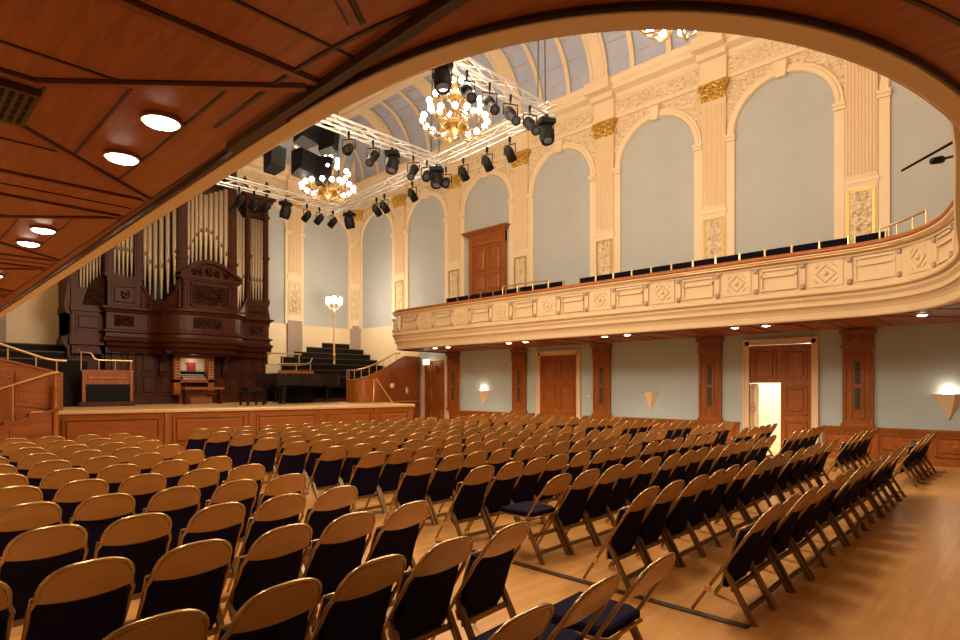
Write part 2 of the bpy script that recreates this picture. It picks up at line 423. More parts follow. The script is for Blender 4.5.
w = MB(); w.X = Matrix.Translation((XW-.12, YE-.12, 0)) @ Matrix.Rotation(-PI/4, 4, 'Z'); w.box(-.36, .36, -.08, .1, 1.1, 4.5); struct(w, 'wall_pier', M['greybase'])

# ------------------------------------------------------------------ blind arches
def arch_thing(root, z0, zs=8.3, r=1.14):
    """local: wall plane y=0, front at -y, centred on x"""
    pts = [(-r, z0), (r, z0)]+[(r*cos(PI*i/24), zs+r*sin(PI*i/24)) for i in range(25)]
    MB().prism(pts, lambda a, b, d: (a, d, b), -.012, 0).build('blue_panel', M['blue'], root)
    w = MB(); vs = []
    prof = [(0, -.03), (.03, -.10), (.12, -.10), (.14, -.07), (.20, -.07), (.21, 0)]
    for i in range(25):
        a = PI*i/24
        for o, y in prof: vs.append(((r+o)*cos(a), y, zs+(r+o)*sin(a)))
    k = len(prof)
    w.add(vs, [(i*k+j, (i+1)*k+j, (i+1)*k+j+1, i*k+j+1) for i in range(24) for j in range(k-1)])
    w.build('archivolt', M['cream'], root)
    for sx in (-1, 1):
        w = MB(); x0, x1 = sorted((sx*r, sx*(r+.21))); w.box(x0, x1, -.08, 0, z0, zs-.16); w.box(x0-.01, x1+.02, -.13, 0, zs-.16, zs-.08); w.box(x0-.02, x1+.03, -.16, 0, zs-.08, zs); w.build('jamb', M['cream'], root)
    w = MB(); w.hexa([(-.1, -.17, zs+r-.08), (.1, -.17, zs+r-.08), (.1, 0, zs+r-.08), (-.1, 0, zs+r-.08), (-.15, -.2, zs+r+.3), (.15, -.2, zs+r+.3), (.15, 0, zs+r+.3), (-.15, 0, zs+r+.3)])
    w.build('keystone', M['cream'], root)
    for sx in (-1, 1):
        w = MB()
        for (x, z, s) in ((1.12, 9.55, .2), (.78, 9.66, .13), (1.22, 9.2, .11), (.5, 9.72, .09)):
            w.tube([(sx*(x+s*(1-j/15)*cos(j*.65)), -.015, z+s*(1-j/15)*sin(j*.65)) for j in range(14)], .022, 4)
            for a in range(4): w.tube([(sx*x, -.01, z), (sx*(x+s*1.1*cos(a*1.6+x*9)), -.015, z+s*1.1*sin(a*1.6+x*9))], [.03, .012], 4)
        w.build('spandrel_scroll', M['cream'], root)
alabels = ['tall blue blind arch beside the boom pole at the balcony corner', 'tall blue blind arch nearest the brass corner rail, beside the fluted pilaster', 'second tall blue arch from the brass corner rail, above the half-open door',
           'blue blind arch beside the upper double door on the rail side', 'blue blind arch over the upper wooden double door', 'blue blind arch on the stage side of upper double door', 'narrow-looking blue arch at the corner above the choir benches']
a0 = thing('blind_arch', (0, 0, 0), alabels[0], 'arch', 'blue blind arches'); arch_thing(a0, 4.35); freeze(a0)
a0.location = (XW, PY[0]+B/2, 0); a0.rotation_euler = (0, 0, -PI/2)
for k in range(1, 6):
    c = copy_tree(a0); c.location = (XW, PY[k]+B/2, 0); c['label'] = alabels[k]
c = copy_tree(a0); c.location = (XW, PY[6]-B/2+B, 0); c['label'] = alabels[6]
if PY[6]+B/2 > YE: bpy.data.objects.remove(c)
for x, l in ((14.05, 'end-wall blue arch behind the tall brass standing lamp'), (10.92, 'end-wall blue arch partly covered by the organ tower')):
    c = copy_tree(a0); c.location = (x, YE, 0); c.rotation_euler = (0, 0, 0); c['label'] = l

# ------------------------------------------------------------------ balcony
XB0, XB1, YB0, BB, NN = 1.516, 12.792, 3.129, 2.962, 3.86
cx, ax = (XB0+XB1)/2, (XB1-XB0)/2
def shoe(t, g=0):
    c_, s_ = cos(t), sin(t); n_ = NN if c_ < 0 else NN-.66*min(1, 2*abs(c_))
    x = cx+(ax+g)*math.copysign(abs(c_)**(2/n_), c_); q = min(1, max(0, (x-3.5)/6)); q = q*q*(3-2*q)
    return x, YB0-(BB+g-.33*q)*abs(s_)**(2/n_)
pts = [(XB0+.2, 17.2)]
for i in range(0, 241):
    pts.append(shoe(PI+PI*i/240))
pts += [(XB1, 15.9)]+[(XB1+.9*(1-cos(a)), 15.9+1.0*sin(a)) for a in [PI/2*i/10 for i in range(1, 11)]]+[(XW, 16.95)]
path = [tuple(p) for p in resample(pts, .08)]
bpath = with_normals(path)
S = [0]
for a, b in zip(path, path[1:]): S.append(S[-1]+math.dist(a, b))
def at_s(s):
    for i in range(len(S)-1):
        if S[i+1] >= s:
            f = (s-S[i])/(S[i+1]-S[i]); p, q = bpath[i], bpath[i+1]
            return [p[j]+(q[j]-p[j])*f for j in range(4)]
    return list(bpath[-1])
bal = thing('balcony', (XB1, 6, ZS), 'cream horseshoe balcony with wooden soffit running round the hall', 'balcony')
front = [(0, ZS+.001), (.012, ZS+.02), (.012, ZS+.05), (-.01, ZS+.055), (-.005, ZS+.13), (.02, ZS+.19), (.055, ZS+.235), (.09, ZS+.255), (.09, ZS+.29), (.07, ZS+.295), (.075, ZS+.34), (.12, ZS+.40), (.12, ZS+.42), (.10, ZS+.425), (.11, ZS+.455), (.16, ZS+.47),
         (.175, ZS+.49), (.175, ZS+.53), (.15, ZS+.54), (.15, ZS+.565), (.13, ZS+.58), (.03, ZS+.60), (.03, ZS+1.12), (.07, ZS+1.13), (.07, ZS+1.16), (.05, ZS+1.165), (.10, ZS+1.22), (.15, ZS+1.24), (.15, ZS+1.27), (-.12, ZS+1.33), (-.12, ZS+.5)]
MB().sweep(bpath, [(-.105, ZS+.02), (-.10, ZS), (-.015, ZS-.004), (.003, ZS+.004), (.003, ZS+.02)]).build('rim_fillet', M['fillet'], bal)
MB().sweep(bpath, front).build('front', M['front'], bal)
MB().sweep(bpath, [(-.09, ZS+1.26), (.15, ZS+1.265), (.18, ZS+1.29), (.18, ZS+1.32), (.13, ZS+1.36), (-.09, ZS+1.37)], closed_prof=True).build('top_rail', M['oak'], bal)
BEAD = [(-.14, ZS+.012), (-.134, ZS-.006), (-.11, ZS-.006), (-.104, ZS+.004), (-.104, ZS+.05), (-.14, ZS+.05)]
i0 = max(i for i, q in enumerate(bpath) if q[0] < cx and q[1] > 2.6); i1 = min(i for i, q in enumerate(bpath) if q[0] > cx and q[1] > 2.6)
w = MB().sweep(bpath[:i0+1], BEAD, closed_prof=True); w.sweep(bpath[i1:], BEAD, closed_prof=True)
w.sweep(bpath[i0:i1+1], [(-.118, ZS+.012), (-.114, ZS+.002), (-.108, ZS+.002), (-.104, ZS+.008), (-.104, ZS+.05), (-.118, ZS+.05)], closed_prof=True)
w.hexa([(XB0-.18, YB, ZS-.01), (XB0-.135, YB, ZS-.01), (XB0-.135, 3.2, ZS-.01), (XB0-.18, 3.2, ZS-.01), (XB0-.18, YB, ZS+.05), (XB0-.135, YB, ZS+.05), (XB0-.135, 3.2, ZS+.05), (XB0-.18, 3.2, ZS+.05)]); w.build('edge_bead', M['darkwood'], bal)
# soffit: flat boards from the path out to the walls
w = MB(); inner = [(x-.108*nx, y-.108*ny) for x, y, nx, ny in bpath]; outer = []
for x, y in inner:
    if x < cx and y > 3.3: outer.append((XL, y))
    elif (x > cx and y > 3.3) or y > 14: outer.append((XW, y))
    else:
        dx, dy = x-cx, y-4.5; t = 1e9
        if dx < 0: t = min(t, (XL-cx)/dx)
        if dx > 0: t = min(t, (XW-cx)/dx)
        if dy < 0: t = min(t, (YB-4.5)/dy)
        outer.append((cx+dx*t, 4.5+dy*t))
vs = []
for (x, y), (u, v) in zip(inner, outer): vs += [(x, y, ZS+.03), (u, v, ZS+.03)]
w.add(vs, [(2*i, 2*i+2, 2*i+3, 2*i+1) for i in range(len(inner)-1)])
w.build('soffit', M['ceilwood'], bal)
def strip(w, a, b, wd, z):
    a, b = Vector((*a, 0)), Vector((*b, 0)); d = (b-a).normalized(); p = Vector((-d.y, d.x, 0))*wd/2
    w.hexa([q+Vector((0, 0, zz)) for zz in (z, ZS+.04) for q in (a-p, b-p, b+p, a+p)])
def groove(g, a, b): strip(g, a, b, .013, ZS+.024)
def beaded(w, g, a, b):
    a, b = Vector(a), Vector(b); d = (b-a).normalized(); p = Vector((-d.y, d.x))
    for o in (-.028, .028): groove(g, a+p*o, b+p*o)
    strip(w, a, b, .036, ZS+.016)
def field(xi, sg):
    """board layout along one straight side: xi = board edge at the rim, sg = -1 near side, +1 far side"""
    X = lambda d: xi+sg*d
    w, g = MB(), MB()
    for k in range(-1, 5):
        yc = 3.44+2.9*k
        if yc > 15.4 or yc < 1.2: continue
        for e in (-1, 1):
            beaded(w, g, (X(.03), yc+e*1.10), (X(.87), yc+e*.29)); beaded(w, g, (X(.87), yc+e*.29), (X(2.6), yc+e*.29))
            beaded(w, g, (X(.03), yc+e*1.17), (X(2.6), yc+e*1.17)); groove(g, (X(.55), yc+e*.56), (X(2.6), yc+e*.56))
        groove(g, (X(.57), yc-.52), (X(.57), yc+.52)); groove(g, (X(.27), yc-.82), (X(.27), yc+.82)); groove(g, (X(.84), yc-.26), (X(.84), yc+.26))
        groove(g, (X(.03), yc-1.45), (X(2.6), yc-1.45))
    groove(g, (X(0), 1.2), (X(0), 16)); groove(g, (X(.03), 1.5), (X(2.6), 1.5))
    w.build('coffer_moulding', M['ceilwood2'], bal); g.build('coffer_groove', M['darkwood'], bal)
field(XB0-.15, -1); field(XB1+.15, 1)
w, g = MB(), MB()
for a in range(9):
    x, y = shoe(PI+PI*(a+.5)/9, .34)
    w = MB(); beaded(w, g, (x, y), (x+(x-cx)*.4, max(YB, y-1.8))); w.build('radial_moulding', M['ceilwood2'], bal)
g.sweep([q for q in bpath if q[1] < 3.1], [(-.315, ZS+.04), (-.31, ZS+.022), (-.295, ZS+.022), (-.29, ZS+.04)]); g.build('coffer_groove', M['darkwood'], bal)
# balcony deck (raked steps) on the wall side
for lo, hi, zz in ((-.12, -1.0, 3.85), (-1.0, -1.9, 4.05), (-1.9, -2.77, 4.4)):
    w = MB().sweep([q for q in bpath if q[0] > 11 and 2.6 < q[1] < 15.95], [(lo, ZS+.2), (lo, zz), (hi, zz), (hi, ZS+.2)], closed_prof=True); w.build('deck_step', M['bench'], bal)
# ornament of the front
def seg_frame(s):
    x, y, nx, ny = at_s(s); T = Matrix(((-ny, nx, 0, x), (nx, ny, 0, y), (0, 0, 1, 0), (0, 0, 0, 1)))
    return T                                        # local x across the front, local y towards the hall
s_ref = None
for i, (x, y) in enumerate(path):
    if x > XB1-.001 and y >= PY[1]+B: s_ref = S[i]; break
flowers = []
for k in range(-10, 9):
    s = s_ref+B/2*k
    if s > S[-1]-1.2: break
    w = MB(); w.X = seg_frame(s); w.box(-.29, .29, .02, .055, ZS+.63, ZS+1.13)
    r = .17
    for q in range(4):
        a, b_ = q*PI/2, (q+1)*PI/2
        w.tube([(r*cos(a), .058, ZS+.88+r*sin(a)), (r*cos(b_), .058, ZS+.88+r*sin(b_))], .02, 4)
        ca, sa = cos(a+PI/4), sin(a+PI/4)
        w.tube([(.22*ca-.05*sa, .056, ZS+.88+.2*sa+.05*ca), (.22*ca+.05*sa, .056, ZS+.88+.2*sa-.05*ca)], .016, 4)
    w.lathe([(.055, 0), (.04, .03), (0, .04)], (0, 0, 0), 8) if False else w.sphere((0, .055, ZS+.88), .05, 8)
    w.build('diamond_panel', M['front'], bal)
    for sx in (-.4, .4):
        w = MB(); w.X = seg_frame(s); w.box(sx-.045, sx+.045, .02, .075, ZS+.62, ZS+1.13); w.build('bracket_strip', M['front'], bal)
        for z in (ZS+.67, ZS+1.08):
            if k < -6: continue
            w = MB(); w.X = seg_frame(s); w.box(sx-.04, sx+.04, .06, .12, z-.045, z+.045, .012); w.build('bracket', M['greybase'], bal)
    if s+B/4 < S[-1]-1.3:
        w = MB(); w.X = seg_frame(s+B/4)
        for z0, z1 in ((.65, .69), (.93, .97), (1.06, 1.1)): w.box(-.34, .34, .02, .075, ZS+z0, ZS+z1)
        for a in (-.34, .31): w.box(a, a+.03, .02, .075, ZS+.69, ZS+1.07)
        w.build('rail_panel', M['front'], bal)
# brass rails on the balcony front
def rail_along(s0, s1, z0, z1, name, o=-.02, posts=4):
    w = MB(); P_ = []
    m = 24
    for i in range(m+1):
        x, y, nx, ny = at_s(s0+(s1-s0)*i/m); P_.append((x+o*nx, y+o*ny, z0+(z1-z0)*i/m))
    w.tube(P_, .022, 8)
    for i in range(posts+1):
        p = P_[int(i*m/posts)]; w.tube([(p[0], p[1], ZS+1.36), p], .016, 6)
    w.build(name, M['brass'], bal)
def s_near(X, Y): return min(range(len(path)), key=lambda i: math.dist(path[i], (X, Y)))
rail_along(S[s_near(12.76, 2.05)], S[s_near(12.42, 1.1)], ZS+1.58, ZS+1.66, 'brass_corner_rail', posts=3)
rail_along(S[s_near(12.9, 9.6)], S[s_near(12.9, 11.3)], ZS+1.62, ZS+1.62, 'brass_aisle_rail', posts=3)
w = MB(); w.tube([(x+.16*nx, y+.16*ny, ZS+1.2) for x, y, nx, ny in bpath if y < 6.6 and x > 7], .018, 6); w.build('brass_cable_rail', M['brass'], bal)

# balcony seats: a row of dark seat backs showing over the rail
bs = thing('tip_up_chair', (0, 0, 0), '', 'seat', 'balcony seats behind the front rail')
MB().box(-.25, .25, -.03, .03, .48, .79, .02).build('backrest', M['seatdark'], bs)
MB().box(-.22, .22, -.40, -.03, .40, .47, .02).build('seat', M['seatdark'], bs)
for sx in (-1, 1): MB().box(sx*.256-.008, sx*.256+.008, -.05, .04, 0, .80).build('post', M['brass'], bs); freeze(bs)
i = 0; nseat = 0
seatpos = [y for y in [2.35+.53*k for k in range(26)] if not (9.15 < y < 9.55 or y > 14.3)]
for q, y in enumerate(seatpos):
    c = bs if q == 0 else copy_tree(bs)
    i_ = s_near(XB1, max(y, 2.3)); x_, y_, nx, ny = bpath[i_]
    c.location = (XB1+.55, y, 3.85) if y > 3 else (x_-.55*nx, y_-.55*ny, 3.85)
    c.rotation_euler = (0, 0, math.atan2(-nx, ny)+PI)
    c['label'] = 'dark balcony seat behind the front rail, %s from the brass corner rail' % ORD[q]

# downlights in the soffit
dl = thing('downlight', (0, 0, 0), '', 'light', 'recessed soffit downlights')
MB().lathe([(.0, -.026), (.045, -.022), (.074, -.012), (.086, .004)], (0, 0, 0), 20).build('lamp_disc', M['lampdisc'], dl)
MB().lathe([(.084, .01), (.084, -.004), (.092, -.006), (.097, .0), (.097, .02)], (0, 0, 0), 20).build('trim_ring', M['ceilwood2'], dl)
freeze(dl)
nl = 0
for side, X, lab in (('near', .99, 'twin downlight in the near wooden soffit beside the brass vent grille'), ('far', 13.4, '')):
    for k in range(-1, 5):
        for j in (0, 1):
            yy = (3.47+2.9*k if side == 'near' else 4.54+B*k)+(-.33 if j == 0 else .33)
            if yy < 1.3 or yy > 15.2: continue
            if k == -1: yy = 1.5
            if k == -1 and (side == 'near' or j == 0): continue
            c = dl if nl == 0 else copy_tree(dl); nl += 1
            c.location = (X, yy, ZS+.012)
            kk = ('single' if k == -1 else ORD[k])
            c['label'] = ('glowing downlight in the low soffit, ' if side == 'near' else 'glowing downlight under far balcony, ') + \
                         ('alone above the lit corner sconce side' if k == -1 else '%s of a pair, %s pair from %s' % (ORD[j], kk, 'brass vent grille' if side == 'near' else 'lit corner sconce'))
            sp = bpy.data.lights.new('downlight_beam', 'SPOT'); sp.energy = P_DOWN; sp.color = (1, .80, .55); sp.spot_size = rad(125); sp.spot_blend = .8; sp.shadow_soft_size = .06
            so = bpy.data.objects.new('downlight_beam', sp); COL.objects.link(so); so.parent = c; so.location = (0, 0, -.06); sp.energy = P_DOWN*(1 if side == 'near' else 1.75)
# vent grille
v = thing('vent', (.30, 3.45, ZS+.03), 'square antique brass vent grille in the low wooden soffit', 'vent')
MB().box(.08, .52, 3.22, 3.66, ZS-.005, ZS+.03).build('grille_frame', M['vent'], v)
w = MB()
for i in range(12):
    for j in range(4): w.box(.11+i*.034, .127+i*.034, 3.25+j*.098, 3.325+j*.098, ZS-.008, ZS)
w.build('grille_slots', M['matte'], v)

# ------------------------------------------------------------------ lower side wall: doors, dado, wooden pilasters, sconces
def panels(w, u0, u1, z0, z1, fn, d=.026, fr=.025):
    """raised panel: moulded frame and fielded centre; fn(u, depth, z)"""
    def bx(a0, a1, b0, b1, d0, d1):
        P = [fn(a, d_, b) for d_ in (d0, d1) for a, b in ((a0, b0), (a1, b0), (a1, b1), (a0, b1))]; w.hexa(P)
    bx(u0, u1, z0, z0+fr, 0, d); bx(u0, u1, z1-fr, z1, 0, d); bx(u0, u0+fr, z0, z1, 0, d); bx(u1-fr, u1, z0, z1, 0, d)
    m = min(.07, (u1-u0)*.22); 
    P = [fn(a, d_, b) for d_, q in ((0, m), (d*.9, m+.03)) for a, b in ((u0+q, z0+q), (u1-q, z0+q), (u1-q, z1-q), (u0+q, z1-q))]
    if u1-u0 > 2*m+.08: w.hexa(P)
fR = lambda u, d, z: (XW-d, u, z)                   # on the right wall
def door_frame(w, y0, y1, z1, wd=.13, dp=.07, z0=0):
    for a, b in ((y0, y0+wd), (y1-wd, y1)): w.box(XW-dp, XW, a, b, z0, z1)
    w.box(XW-dp, XW, y0, y1, z1-wd, z1)
    for a, b in ((y0-.02, y0+.03), (y1-.03, y1+.02)): w.box(XW-dp-.02, XW, a, b, z0, z1-.03)
    w.box(XW-dp-.02, XW, y0-.02, y1+.02, z1-.03, z1+.02)
def leaf(w, y0, y1, z0, z1, rows, x=XW, dp=.04):
    w.box(x-dp, x, y0, y1, z0, z1); hh = (z1-z0)
    for a, b in rows: panels(w, y0+.10, y1-.10, z0+a*hh, z0+b*hh, lambda u, d, z: (x-dp-d, u, z))
def door(n, y0, y1, m):
    d = door_frame_mb = MB(); door_frame(d, y0, y1, 2.85); fr = d.build('door_%d' % n, M['tan']); fr['kind'] = 'structure'
    mid = (y0+y1)/2
    for a, b in ((y0+.13, mid-.003), (mid+.003, y1-.13)):
        w = MB(); leaf(w, a, b, .01, 2.71, ((.04, .30), (.36, .64), (.70, .96))); w.build('door_leaf', m, fr)
    w = MB(); w.tube([(XW-.05, mid-.07, 1.0), (XW-.1, mid-.07, 1.0), (XW-.1, mid-.17, 1.0)], .012, 6); w.build('door_handle', M['brass'], fr)
    return fr
door(1, 16.72, 18.2, M['oakdoor']); door(2, 10.5, 12.24, M['oakdoor'])
d = MB(); door_frame(d, 3.75, 5.45, 2.87); d3 = d.build('door_3', M['tan']); d3['kind'] = 'structure'
w = MB(); leaf(w, 3.88, 4.58, .01, 2.73, ((.04, .30), (.36, .62), (.68, .96)), XW+.03); w.build('door_leaf', M['oakdoor'], d3)
w = MB(); leaf(w, 4.58, 5.32, 1.78, 2.73, ((.08, .92),), XW+.03); w.build('door_overpanel', M['oakdoor'], d3)
w = MB(); w.X = Matrix.Translation((XW+.06, 5.30, 0)) @ Matrix.Rotation(rad(-60), 4, 'Z')
w.box(-.02, .02, -.70, 0, .01, 1.76)
for z0, z1 in ((.1, .55), (.65, 1.1), (1.2, 1.68)): panels(w, -.62, -.08, z0, z1, lambda u, dd, z: (-.02-dd, u, z)); panels(w, -.62, -.08, z0, z1, lambda u, dd, z: (.02+dd, u, z))
w.build('open_leaf', M['tan'], d3)
# tall double door on the balcony
d = MB(); d.box(XW-.12, XW, 13.62, 13.80, 4.35, 7.25); d.box(XW-.12, XW, 15.28, 15.46, 4.35, 7.25); d.box(XW-.13, XW, 13.62, 15.46, 6.9, 7.3)
d.box(XW-.2, XW, 13.52, 15.56, 7.3, 7.35); d.box(XW-.26, XW, 13.46, 15.62, 7.35, 7.40); d.box(XW-.32, XW, 13.42, 15.66, 7.40, 7.45)
d4 = d.build('door_4', M['oakdoor']); d4['kind'] = 'structure'
for a, b in ((13.80, 14.537), (14.543, 15.28)):
    w = MB(); leaf(w, a, b, 4.35, 6.9, ((.03, .28), (.33, .58), (.63, .96)), XW-.03); w.build('door_leaf', M['oakdoor'], d4)
w = MB()
for z in (6.97, 7.2): w.box(XW-.145, XW-.12, 13.7, 15.38, z, z+.02)
scroll(w, lambda u, v: (XW-.14, u, v), 13.75, 15.33, 7.0, 7.19, .012); w.build('frieze_carving', M['oakdoor'], d4)

# dado panelling
def dado(n, y0, y1, diamonds=True):
    w = MB(); w.box(XW-.05, XW, y0, y1, 0, .72); w.box(XW-.10, XW, y0-.02, y1+.02, .72, .765); w.box(XW-.075, XW, y0, y1, .66, .72); w.box(XW-.08, XW, y0, y1, 0, .14)
    k = max(1, int(round((y1-y0)/.95))); du = (y1-y0)/k
    for i in range(k):
        a, b = y0+du*i+.07, y0+du*(i+1)-.07; f = lambda u, d, z: (XW-.05-d, u, z)
        panels(w, a, b, .19, .62, f)
        m = (a+b)/2
        P = [f(m+u*r, d, .405+z*r) for d, r in ((.01, .20), (.055, .12)) for u, z in ((0, -1), (1, 0), (0, 1), (-1, 0))]; w.hexa(P)
    o = w.build('trim_%d' % n, M['oak']); o['kind'] = 'structure'; return o
dado(8, -1.5, 3.65); dado(9, 5.58, 10.35); dado(10, 12.4, 16.6)
w = MB()
for y in (1.88, -.02): w.hexa([(XW-.09-d, y+u*r, .405+z*r) for d, r in ((0, .13), (.01, .12)) for u, z in ((0, -1), (1, 0), (0, 1), (-1, 0))])
w.build('diamond_inset', M['fret'], bpy.data.objects['trim_8'])
# wooden pilasters under the balcony
wp = thing('wooden_pilaster', (0, 0, 0), '', 'pilaster', 'wooden pilasters under the far balcony')
MB().box(-.30, .30, -.09, 0, .76, 2.58).box(-.33, .33, -.12, 0, .765, .84).build('shaft', M['oak'], wp)
w = MB(); fP = lambda u, d, z: (u, -.09-d, z)
for a, b in ((-.25, -.22), (.22, .25), (-.13, -.10), (.10, .13)): w.box(a, b, -.11, -.09, .95, 2.45)
for z in (.95, 2.42): w.box(-.25, .25, -.11, -.09, z, z+.03)
for z in (1.12, 2.26): w.box(-.1, .1, -.11, -.09, z, z+.03)
w.lathe([(0, 0)], (0, 0, 0), 3) if False else None
w.build('moulded_frame', M['oak'], wp)
w = MB(); w.box(-.06, .06, -.098, -.09, 1.15, 1.66); w.box(-.06, .06, -.098, -.09, 1.74, 2.26)
for z0 in (1.17, 1.76):
    for j in range(4):
        w.hexa([(u*r, -.098-d, z0+.06+j*.125+z*r) for d, r in ((0, .05), (.012, .035)) for u, z in ((0, -1), (1, 0), (0, 1), (-1, 0))])
w.build('fretwork', M['fret'], wp)
w = MB(); w.box(-.33, .33, -.13, 0, 2.58, 2.64); w.box(-.31, .31, -.11, 0, 2.64, 2.9); w.box(-.35, .35, -.16, 0, 2.9, 2.99)
for sx in (-.17, .17): w.tube([(sx+(.11-.008*j)*cos(j*.6), -.125, 2.77+(.11-.008*j)*sin(j*.6)) for j in range(13)], .016, 5)
w.build('carved_capital', M['ceilwood2'], wp); freeze(wp)
wl = ['carved wooden pilaster between the half-open door and the lit corner sconce', 'carved wooden pilaster between the half-open door and the unlit wall sconce', 'carved wooden pilaster between the unlit sconce and closed double door',
      'carved wooden pilaster between closed double door and the small lit sconce', 'carved wooden pilaster beside the dark exit door']
for i, y in enumerate((2.93, 6.33, 9.7, 13.03, 16.36)):
    c = wp if i == 0 else copy_tree(wp); c.location = (XW, y, 0); c.rotation_euler = (0, 0, -PI/2); c['label'] = wl[i]
# wall sconces: inverted half pyramids
sc = thing('wall_sconce', (0, 0, 0), '', 'sconce', 'plaster wall sconces')
w = MB()
T_ = [(-.28, 0, .5), (-.12, -.2, .5), (.12, -.2, .5), (.28, 0, .5)]
w.add([(-.02, 0, 0), (.02, 0, 0), (.02, -.03, 0), (-.02, -.03, 0)]+T_+[(x*.9, y*.9, .5) for x, y, z in T_]+[(x*.8, y*.8, .46) for x, y, z in T_],
      [(0, 4, 5, 3), (3, 5, 6, 2), (2, 6, 7, 1), (4, 8, 9, 5), (5, 9, 10, 6), (6, 10, 11, 7), (8, 12, 13, 9), (9, 13, 14, 10), (10, 14, 15, 11), (12, 15, 14, 13), (0, 3, 2, 1)])
w.build('shade', M['cream'], sc)
w = MB(); w.tube([(-.265, -.0, .5), (-.115, -.195, .5), (.115, -.195, .5), (.265, 0, .5)], .014, 6); w.tube([(0, -.035, .02), (0, -.035, -.03)], [.03, .008], 8); w.build('rim', M['tan'], sc); freeze(sc)
for i, (y, lit, lab) in enumerate(((8.08, 0, 'unlit wedge-shaped plaster sconce on the pale blue wall, two bays from organ door'), (14.77, 1, 'small lit wedge-shaped plaster sconce between exit door and closed double door'), (1.3, 1, 'lit wedge-shaped plaster sconce beyond the last carved wooden pilaster, above diamond dado'))):
    c = sc if i == 0 else copy_tree(sc); c.location = (XW, y, 1.02); c.rotation_euler = (0, 0, -PI/2); c['label'] = lab
    if lit:
        w = MB(); w.tube([(XW-.08, y-.09, 1.545), (XW-.08, y+.09, 1.545)], .022, 8); w.build('lamp_tube', M['bulb'], c)
        ch = bpy.data.objects[-1] if False else None
        point_light('sconce_light', (XW-.10, y, 1.62), P_SCONCE, c, .06)
for o in bpy.data.objects:                          # parts built in world space under a turned thing
    if o.parent and o.parent.name.startswith('wall_sconce') and (o.name.startswith('lamp_tube') or o.type == 'LIGHT'):
        R = Matrix.Rotation(PI/2, 4, 'Z')
        if o.type == 'MESH': o.data.transform(R)
        else: o.location = R @ o.location
# exit sign, switch plates
es = thing('exit_sign', (XW-.35, 17.62, 2.55), 'small lit white exit sign hanging over the dark door by the stage', 'sign')
MB().cbox((XW-.35, 17.62, 2.66), (.05, .36, .22), .01).build('lit_box', M['sign'], es)
w = MB()                                           # running figure and arrow on the near face
for a, b in (((-.02, .04), (.01, -.01)), ((.01, -.01), (.05, -.06)), ((.01, -.01), (-.04, -.06)), ((-.02, .035), (.04, .02)), ((-.02, .035), (-.06, .0))):
    w.tube([(XW-.378, 17.62+a[0], 2.66+a[1]), (XW-.378, 17.62+b[0], 2.66+b[1])], .009, 5)
w.sphere((XW-.378, 17.595, 2.725), .016, 6); w.build('running_figure', M['signgreen'], es)
w = MB(); w.tube([(XW-.35, 17.5, 2.77), (XW-.35, 17.5, ZS+.03)], .006, 5); w.tube([(XW-.35, 17.74, 2.77), (XW-.35, 17.74, ZS+.03)], .006, 5); w.build('hanger', M['brass'], es)

ws = thing('light_switch', (XW-.02, 10.2, 1.35), 'small cream square switch on the blue wall beside closed double door', 'switch')
MB().cbox((XW-.015, 10.2, 1.38), (.03, .12, .12), .01).build('plate', M['white'], ws); MB().cbox((XW-.035, 10.2, 1.38), (.02, .03, .05)).build('rocker', M['tan'], ws)
# ------------------------------------------------------------------ stage
ZT = 1.1
fpts = [(2.4, 17.05), (3.3, 16.85), (5.2, 16.25), (7.2, 15.75), (10, 15.2), (12.4, 14.92)]
fr_ = resample(fpts, .25); nrm = with_normals([tuple(p) for p in fr_])
st = MB(); poly = [tuple(p) for p in fr_]+[(12.4, 17.2), (XW, 18.3), (XW, YE), (XL, YE), (XL, 17.05)]
st.prism(poly, lambda a, b, d: (a, b, d), ZT-.03, ZT)
so = st.build('stage_floor', M['stagefl']); so['kind'] = 'structure'
w = MB().sweep([(x, y, -nx, -ny) for x, y, nx, ny in nrm], [(-.04, ZT-.09), (.05, ZT-.08), (.06, ZT-.03), (.05, ZT+.005), (-.04, ZT+.005)], closed_prof=True)
w.box(12.35, 12.46, 14.9, 17.2, ZT-.09, ZT+.004); w.build('stage_nosing', M['stagefl'], so)
w = MB().sweep([(x, y, -nx, -ny) for x, y, nx, ny in nrm], [(0, 0), (0, ZT-.08)])
w.box(12.3, 12.4, 14.95, 17.2, 0, ZT-.08); w.box(XL, 2.4, 17.05, 17.2, 0, ZT-.08)
bounds = [3.0, 5.25, 7.25, 9.2, 11.0, 12.35]
def fy(x):
    for (a, b), (c, d_) in zip(fpts, fpts[1:]):
        if a <= x <= c: return b+(d_-b)*(x-a)/(c-a)
    return fpts[-1][1]
for a, b in zip(bounds, bounds[1:]):
    a2, b2 = a+.14, b-.14; ya, yb = fy(a2), fy(b2); t = Vector((b2-a2, yb-ya)).normalized(); L_ = math.hypot(b2-a2, yb-ya)
    f = lambda u, d, z: (a2+t.x*u+t.y*d, ya+t.y*u-t.x*d-.012, z)
    panels(w, 0, L_, .18, ZT-.2, f, .03, .04)
    f2 = lambda u, d, z: (a+u, fy(a)-.012-d, z)
    w.hexa([f2(u, d, z) for d in (0, .02) for u, z in ((-.05, 0), (.05, 0), (.05, ZT-.08), (-.05, ZT-.08))])
w.build('stage_front', M['oakflat'], so)

